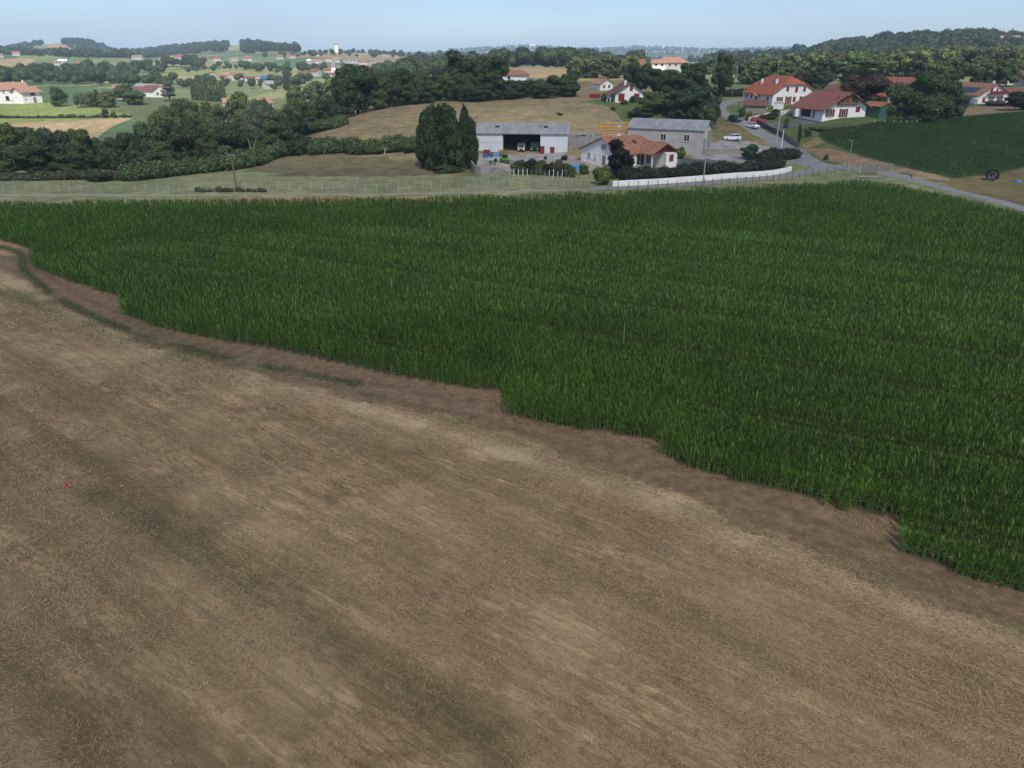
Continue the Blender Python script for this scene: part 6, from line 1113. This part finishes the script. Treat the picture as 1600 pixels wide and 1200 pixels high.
# trees around the chalet
for it in [(998, 96, 262, 50, 'dark', 'oak', 'round dark tree right behind the chalet house'), (1030, 103, 256, 48, 'dark', 'oak', 'dark tree second behind the chalet house'), (1075, 92, 250, 58, 'dark', 'oak', 'high dark tree above the grey warehouse'), (1058, 106, 245, 56, 'dark', 'oak', 'inner dark tree of the clump above the warehouse'), (1126, 82, 252, 34, 'dark', 'tall', 'slender separate tree rising by the road top'),
           (1026, 140, 215, 64, 'mid', 'oak', 'dome shaped tree close behind the warehouse left part'), (1092, 126, 212, 56, 'blue', 'oak', 'grey green tree close behind the warehouse right end'), (1062, 138, 208, 50, 'dark', 'oak', 'dark gap filling tree between the two behind the warehouse'), (1104, 165, 200, 30, 'mid', 'oak', 'low tree between warehouse and road'), (1000, 165, 208, 40, 'dark', 'oak', 'low dark tree behind the crane'), (1112, 145, 205, 26, 'blue', 'oak', 'bluish tree leaning towards the road'),
           (1342, 112, 215, 72, 'copper', 'oak', 'wide copper coloured tree behind the gabled house'), (1322, 128, 212, 40, 'copper', 'oak', 'lower left copper coloured tree over the gabled roof'), (1428, 102, 203, 70, 'dark', 'oak', 'largest dark green tree in front of the right houses'), (1462, 118, 208, 60, 'dark', 'oak', 'second dark tree to the right of the largest one'), (1402, 125, 204, 50, 'mid', 'oak', 'left shoulder tree of the dark right clump'), (1440, 145, 200, 66, 'dark', 'oak', 'front dark tree filling the right clump'), (1490, 140, 212, 34, 'dark', 'oak', 'right end tree of the dark clump below the solar house'),
           (1282, 92, 290, 40, 'dark', 'tall', 'dark upright tree above the roof of the gabled house'), (1228, 102, 300, 44, 'light', 'oak', 'light green tree right behind the big farmhouse'), (1253, 108, 295, 34, 'olive', 'oak', 'olive tree to the right behind the farmhouse ridge'), (1276, 128, 262, 26, 'mid', 'oak', 'round tree between farmhouse and gabled house'), (1282, 146, 240, 22, 'dark', 'oak', 'small dark tree at the right wall of the farmhouse'), (1382, 130, 225, 26, 'mid', 'conifer', 'pointed bush tree near the green shed'),
           (1596, 140, 225, 60, 'hedge', 'oak', 'dark tree cut by the right picture edge'), (1524, 113, 300, 20, 'dark', 'conifer', 'small conifer above the solar house roof'), (1338, 88, 330, 90, 'mid', 'oak', 'very wide tree above the copper tree'), (1180, 158, 225, 10, 'dark', 'oak', 'little tree left of the brown roofed outbuilding')]:
    tpx(it[5], it[0], it[1], it[2], it[3], it[4], it[6])
# bare dead trunks
def dead(px, py, yt, label):
    x_, y_ = gp(px, py); z = gz(x_, y_); h = zat(yt, y_) - z; mb = MB(); mb.tube((0, 0, 0), (.3, 0, h * .6), .16, .1, 7).tube((.3, 0, h * .6), (-.1, .1, h), .1, .03, 6).tube((.2, 0, h * .45), (1.2, 0, h * .85), .08, .02, 6).tube((.3, 0, h * .6), (.9, .2, h * 1.02), .07, .02, 5)
    o = mb.build('dead_tree', M['deadwood'], None, label, cat='tree'); o.location = (x_, y_ - 1.5, z)
dead(602, 243, 226, 'pale bare birch trunks in the bramble hedge under the hill'); dead(538, 172, 150, 'bare leaning trunk under the big rounded crest tree'); 
q = wp(380, 152); o = MB().tube((0, 0, 0), (-1.0, 0, 7), .13, .05, 7).tube((-.5, 0, 4), (.9, 0, 7.2), .08, .03, 6).build('dead_tree', M['deadwood'], None, 'forked bleached snag in front of the left wood', cat='tree'); o.location = (q[0], q[1] + 8, gz(*q) - 2)
# ---------------------------------------------------------------- trees of the valley and the middle distance
for it in [(94, 134, 405, 27, 'mid', 'oak', 'round green tree alone right of the left farmhouse'), (128, 142, 400, 24, 'pale', 'willow', 'pale weeping willow at the field edge'), (143, 140, 402, 20, 'yellow', 'oak', 'yellow green tree right of the willow'), (155, 138, 404, 14, 'dark', 'conifer', 'dark pointed conifer between the field edge trees'), (170, 141, 400, 30, 'yellow', 'oak', 'widest yellowish tree of the field edge group'), (165, 168, 348, 12, 'dark', 'oak', 'lone dark bush tree on the bright green field'), (178, 172, 346, 9, 'mid', 'oak', 'smaller lone bush tree on the bright green field'),
           (212, 140, 420, 36, 'mid', 'oak', 'dark round tree before the valley farm shed'), (196, 130, 440, 34, 'yellow', 'oak', 'brownish orchard tree left of the valley farm'), (266, 125, 450, 30, 'silver', 'cedar', 'bluish silver cedar beside the open barn'), (450, 113, 560, 11, 'dark', 'conifer', 'narrow dark cypress among the valley houses'), (372, 163, 330, 6, 'dark', 'conifer', 'tiny dark conifer by the light trees')]:
    tpx(it[5], it[0], it[1], it[2], it[3], it[4], it[6], hi=1 if it[2] < 480 else 0)
for i in range(11): tpx('poplar', 303 + i * 4.9, 120 + 1.2 * math.sin(i * 1.7) + i * .3, 470, 6.5, 'mid', 'slim poplar in the straight row before the village', 'row of slim poplars in the valley', hi=0)
ED = np.random.default_rng(5)
def grove(label, group, n_, pxr, Dr, hr, colrs, wr=(.8, 1.15), kind='oak', base=None):
    for i in range(n_):
        px = ED.uniform(*pxr); D = ED.uniform(*Dr); x_, y_ = wp(px, D); h = ED.uniform(*hr)
        tree(kind, x_, y_, h, h * ED.uniform(*wr), colrs[ED.integers(len(colrs))], label, group, hi=0)
FARL = []
def line(label, group, pts, n_, hr, colrs, jit=8, kind='oak', wr=(.8, 1.2)):
    P = smooth([wp(*p) for p in pts], 2)
    if sum(p[1] for p in pts) / len(pts) > 575: FARL.append((P, int(n_ * 1.8), (hr[0] * .7, hr[1] * .85), jit * 1.4)); return
    for i in range(n_):
        q = P[int((i + .5) / n_ * (len(P) - 1))]; h = ED.uniform(*hr); tree(kind, q[0] + ED.normal(0, jit * .5), q[1] + ED.normal(0, jit), h, h * ED.uniform(*wr), colrs[ED.integers(len(colrs))], label, group, hi=0)
MIX = ['mid', 'dark', 'mid', 'olive', 'blue']; LIT = ['mid', 'light', 'olive', 'mid']
line('tree in the thick wood behind the left farmhouse', 'wood behind the left farmhouse', [(-60, 600), (60, 600), (140, 610), (170, 600)], 22, (10, 15), LIT, 10)
line('tree in the upper row of the wood behind the farmhouse', 'upper wood behind the farmhouse', [(-40, 690), (60, 700), (140, 720), (170, 700)], 20, (10, 16), MIX, 14)
line('tree in the valley wood around the middle farms', 'valley wood around the middle farms', [(150, 620), (190, 640), (230, 620), (290, 590)], 18, (9, 13), LIT, 14)
line('tree in the woods behind the tilted brown roofed house', 'woods on the slope behind the brown roofed house', [(120, 780), (170, 820), (215, 830), (235, 780)], 16, (10, 15), MIX, 14)
line('tree in the far hedge below the ridge hamlet', 'far hedge below the ridge hamlet', [(225, 960), (270, 980), (300, 1000), (305, 950)], 14, (10, 17), MIX, 10)
line('tree scattered on the pasture below the ridge', 'trees scattered on the ridge pasture', [(250, 800), (280, 820), (330, 900), (420, 850), (470, 830)], 12, (7, 12), MIX, 20)
line('dark tree in the hedge crossing the far slope', 'hedge trees crossing the far slope', [(355, 880), (400, 880), (440, 860), (470, 840), (530, 850)], 22, (8, 12), ['dark', 'blue'], 8)
line('garden tree among the village houses', 'garden trees of the village', [(320, 640), (370, 640), (430, 620), (500, 640)], 20, (7, 11), LIT, 22)
line('tree lining the foot of the left hill', 'trees at the foot of the left hill', [(-30, 1350), (50, 1300), (110, 1200), (170, 1250), (220, 1350)], 24, (12, 18), MIX, 24)
line('tree on the ridge near the water tower', 'ridge trees near the water tower', [(435, 1230), (480, 1230), (540, 1350), (600, 1300)], 22, (8, 13), MIX, 22)
line('light green tree beyond the crest in the centre', 'light belt beyond the central crest', [(590, 600), (640, 560), (690, 560), (760, 600)], 18, (13, 18), LIT, 14)
line('tree in the low wood left of the central crest', 'low wood left of the central crest', [(500, 430), (560, 450), (600, 480)], 10, (9, 13), LIT, 20)
line('light green tree in the sunlit belt above the tan field', 'sunlit belt above the tan field', [(770, 600), (830, 590), (890, 590), (950, 560), (1000, 540)], 34, (13, 18), LIT + ['light'], 9)
line('tree behind the belt above the tan field', 'second belt above the tan field', [(900, 470), (930, 440), (960, 430), (985, 440)], 12, (9, 13), LIT, 6)
tpx('oak', 971, 86, 520, 21, 'dark', 'round dark tree alone on the skyline before the blue ridge', hi=1)
line('pale green tree in the plantation left of the farmhouse', 'pale plantation left of the farmhouse', [(1140, 350), (1165, 345), (1200, 350), (1215, 340)], 14, (8.5, 11), ['light', 'light', 'pale'], 5)
line('tree in the dark belt behind the pale plantation', 'belt behind the pale plantation', [(1140, 520), (1200, 520), (1260, 500), (1320, 480)], 20, (11, 15), MIX, 12)
line('light tree in the sunlit wood right of the farmhouses', 'sunlit wood right of the farmhouses', [(1260, 400), (1330, 400), (1400, 420), (1480, 420), (1560, 410), (1640, 400)], 36, (11, 15), ['light', 'mid', 'light', 'olive'], 9)
line('tree in the front row of the right wood', 'front row of the right wood', [(1440, 320), (1500, 330), (1560, 335), (1640, 330)], 14, (9, 12), ['mid', 'olive', 'light'], 6)
line('tree in the upper row below the wooded hill', 'upper row below the wooded hill', [(1240, 560), (1330, 570), (1450, 580), (1560, 570), (1650, 560)], 34, (10, 14), LIT, 12)
line('dark tree on the skyline of the right hill', 'skyline trees of the right hill', [(1262, 900), (1300, 900), (1360, 890), (1430, 880), (1500, 880), (1545, 880), (1640, 860)], 40, (12, 17), ['dark', 'blue', 'dark'], 10)
tpx('conifer', 1580, 56, 800, 12, 'blue', 'dark conifer on the skyline at far right', hi=1); tpx('oak', 1596, 54, 780, 24, 'blue', 'round dark tree on the skyline at the right edge')
line('tree dotted over the far plain', 'trees dotted over the far plain', [(650, 1500), (760, 1600), (900, 1600), (1000, 1500), (1100, 1500), (1200, 1400)], 26, (13, 20), MIX, 60)

# ---------------------------------------------------------------- far woods that read as one mass
def woods(name, label, specs, leaf=1.1, lines=(), colr=(.04, .062, .03)):
    """specs: (pixel column range, forward distance range, number, height)"""
    g = np.random.default_rng(hash_(name)); parts = []; ccs = []
    for (p0, p1, D0, D1, n_, h) in specs:
        for i in range(n_):
            px = g.uniform(p0, p1); D = g.uniform(D0, D1); zc = D * CT; ccs.append(((px - 800) / FPX * zc * 1.01, D, h * g.uniform(.75, 1.2)))
    for (P, n_, hr, jit) in lines:
        for i in range(n_):
            q = P[int((i + .5) / n_ * (len(P) - 1))]; ccs.append((q[0] + g.normal(0, jit * .5), q[1] + g.normal(0, jit), g.uniform(*hr)))
    ccs = np.array(ccs); z = zg(ccs[:, 0], ccs[:, 1])
    for (x_, y_, h), z_ in zip(ccs, z):
        B = [(x_ + g.normal(0, h * .12), y_ + g.normal(0, h * .12), z_ + h * g.uniform(.4, .72), h * g.uniform(.28, .42), h * g.uniform(.28, .42), h * g.uniform(.28, .36)) for _ in range(3)]
        v, f, a = foliage(B, .28 / leaf ** 2 * 2.2, leaf * h / 12, g, .85); parts.append((v, f, np.clip(a * .6 + g.random() * .5, 0, 1)))
    v, f, a = gather(parts); o0 = v[0].copy(); v = v - o0
    o = link(name, npmesh(name, v, f, M['leaf'], {'rnd': ('FLOAT', a)}), None, label, 'wood', None, 'stuff', tuple(o0)); o.color = (*colr, 1)
woods('far_wood', 'dark wood covering the distant left hill', [(-60, 60, 1700, 2300, 260, 13), (60, 110, 1600, 1880, 110, 13), (110, 260, 1650, 2400, 330, 13), (0, 200, 1300, 1500, 70, 12), (230, 365, 1650, 2450, 260, 13), (385, 470, 1500, 2350, 240, 15), (112, 170, 2150, 2350, 50, 14), (20, 78, 2200, 2350, 50, 13)], 1.5)
woods('far_wood', 'dark wood covering the hill at right', [(1265, 1340, 820, 960, 90, 13), (1340, 1540, 700, 900, 260, 13), (1540, 1700, 720, 860, 60, 12), (1240, 1700, 600, 700, 90, 12)], 1.1)
woods('far_wood', 'blue green tree cover on the far plain and horizon ridge', [(560, 760, 1700, 2600, 160, 12), (760, 1260, 1700, 2600, 260, 12), (560, 1300, 2700, 3600, 160, 12), (1100, 1260, 800, 1400, 60, 14), (640, 1000, 800, 1300, 90, 14), (700, 1250, 3700, 5500, 900, 14), (1250, 1700, 1000, 1600, 60, 15)], 1.8, (), (.03, .047, .03))
woods('far_trees', 'trees and hedges scattered between the far fields and houses', [], .75, FARL, (.055, .085, .032))
# ---------------------------------------------------------------- haze
hb = MB().box(-6500, 6500, -60, 9300, -30, 110); hm = bpy.data.materials.new('haze'); hm.use_nodes = True; q = hm.node_tree; q.nodes.remove(q.nodes['Principled BSDF'])
pv = q.nodes.new('ShaderNodeVolumePrincipled'); pv.inputs['Color'].default_value = (.58, .77, 1, 1); pv.inputs['Density'].default_value = HAZE; pv.inputs['Anisotropy'].default_value = -.15
q.links.new(pv.outputs[0], q.nodes['Material Output'].inputs['Volume'])
hb.build('haze', hm, None, 'thin blue summer haze over the whole valley', kind='stuff')
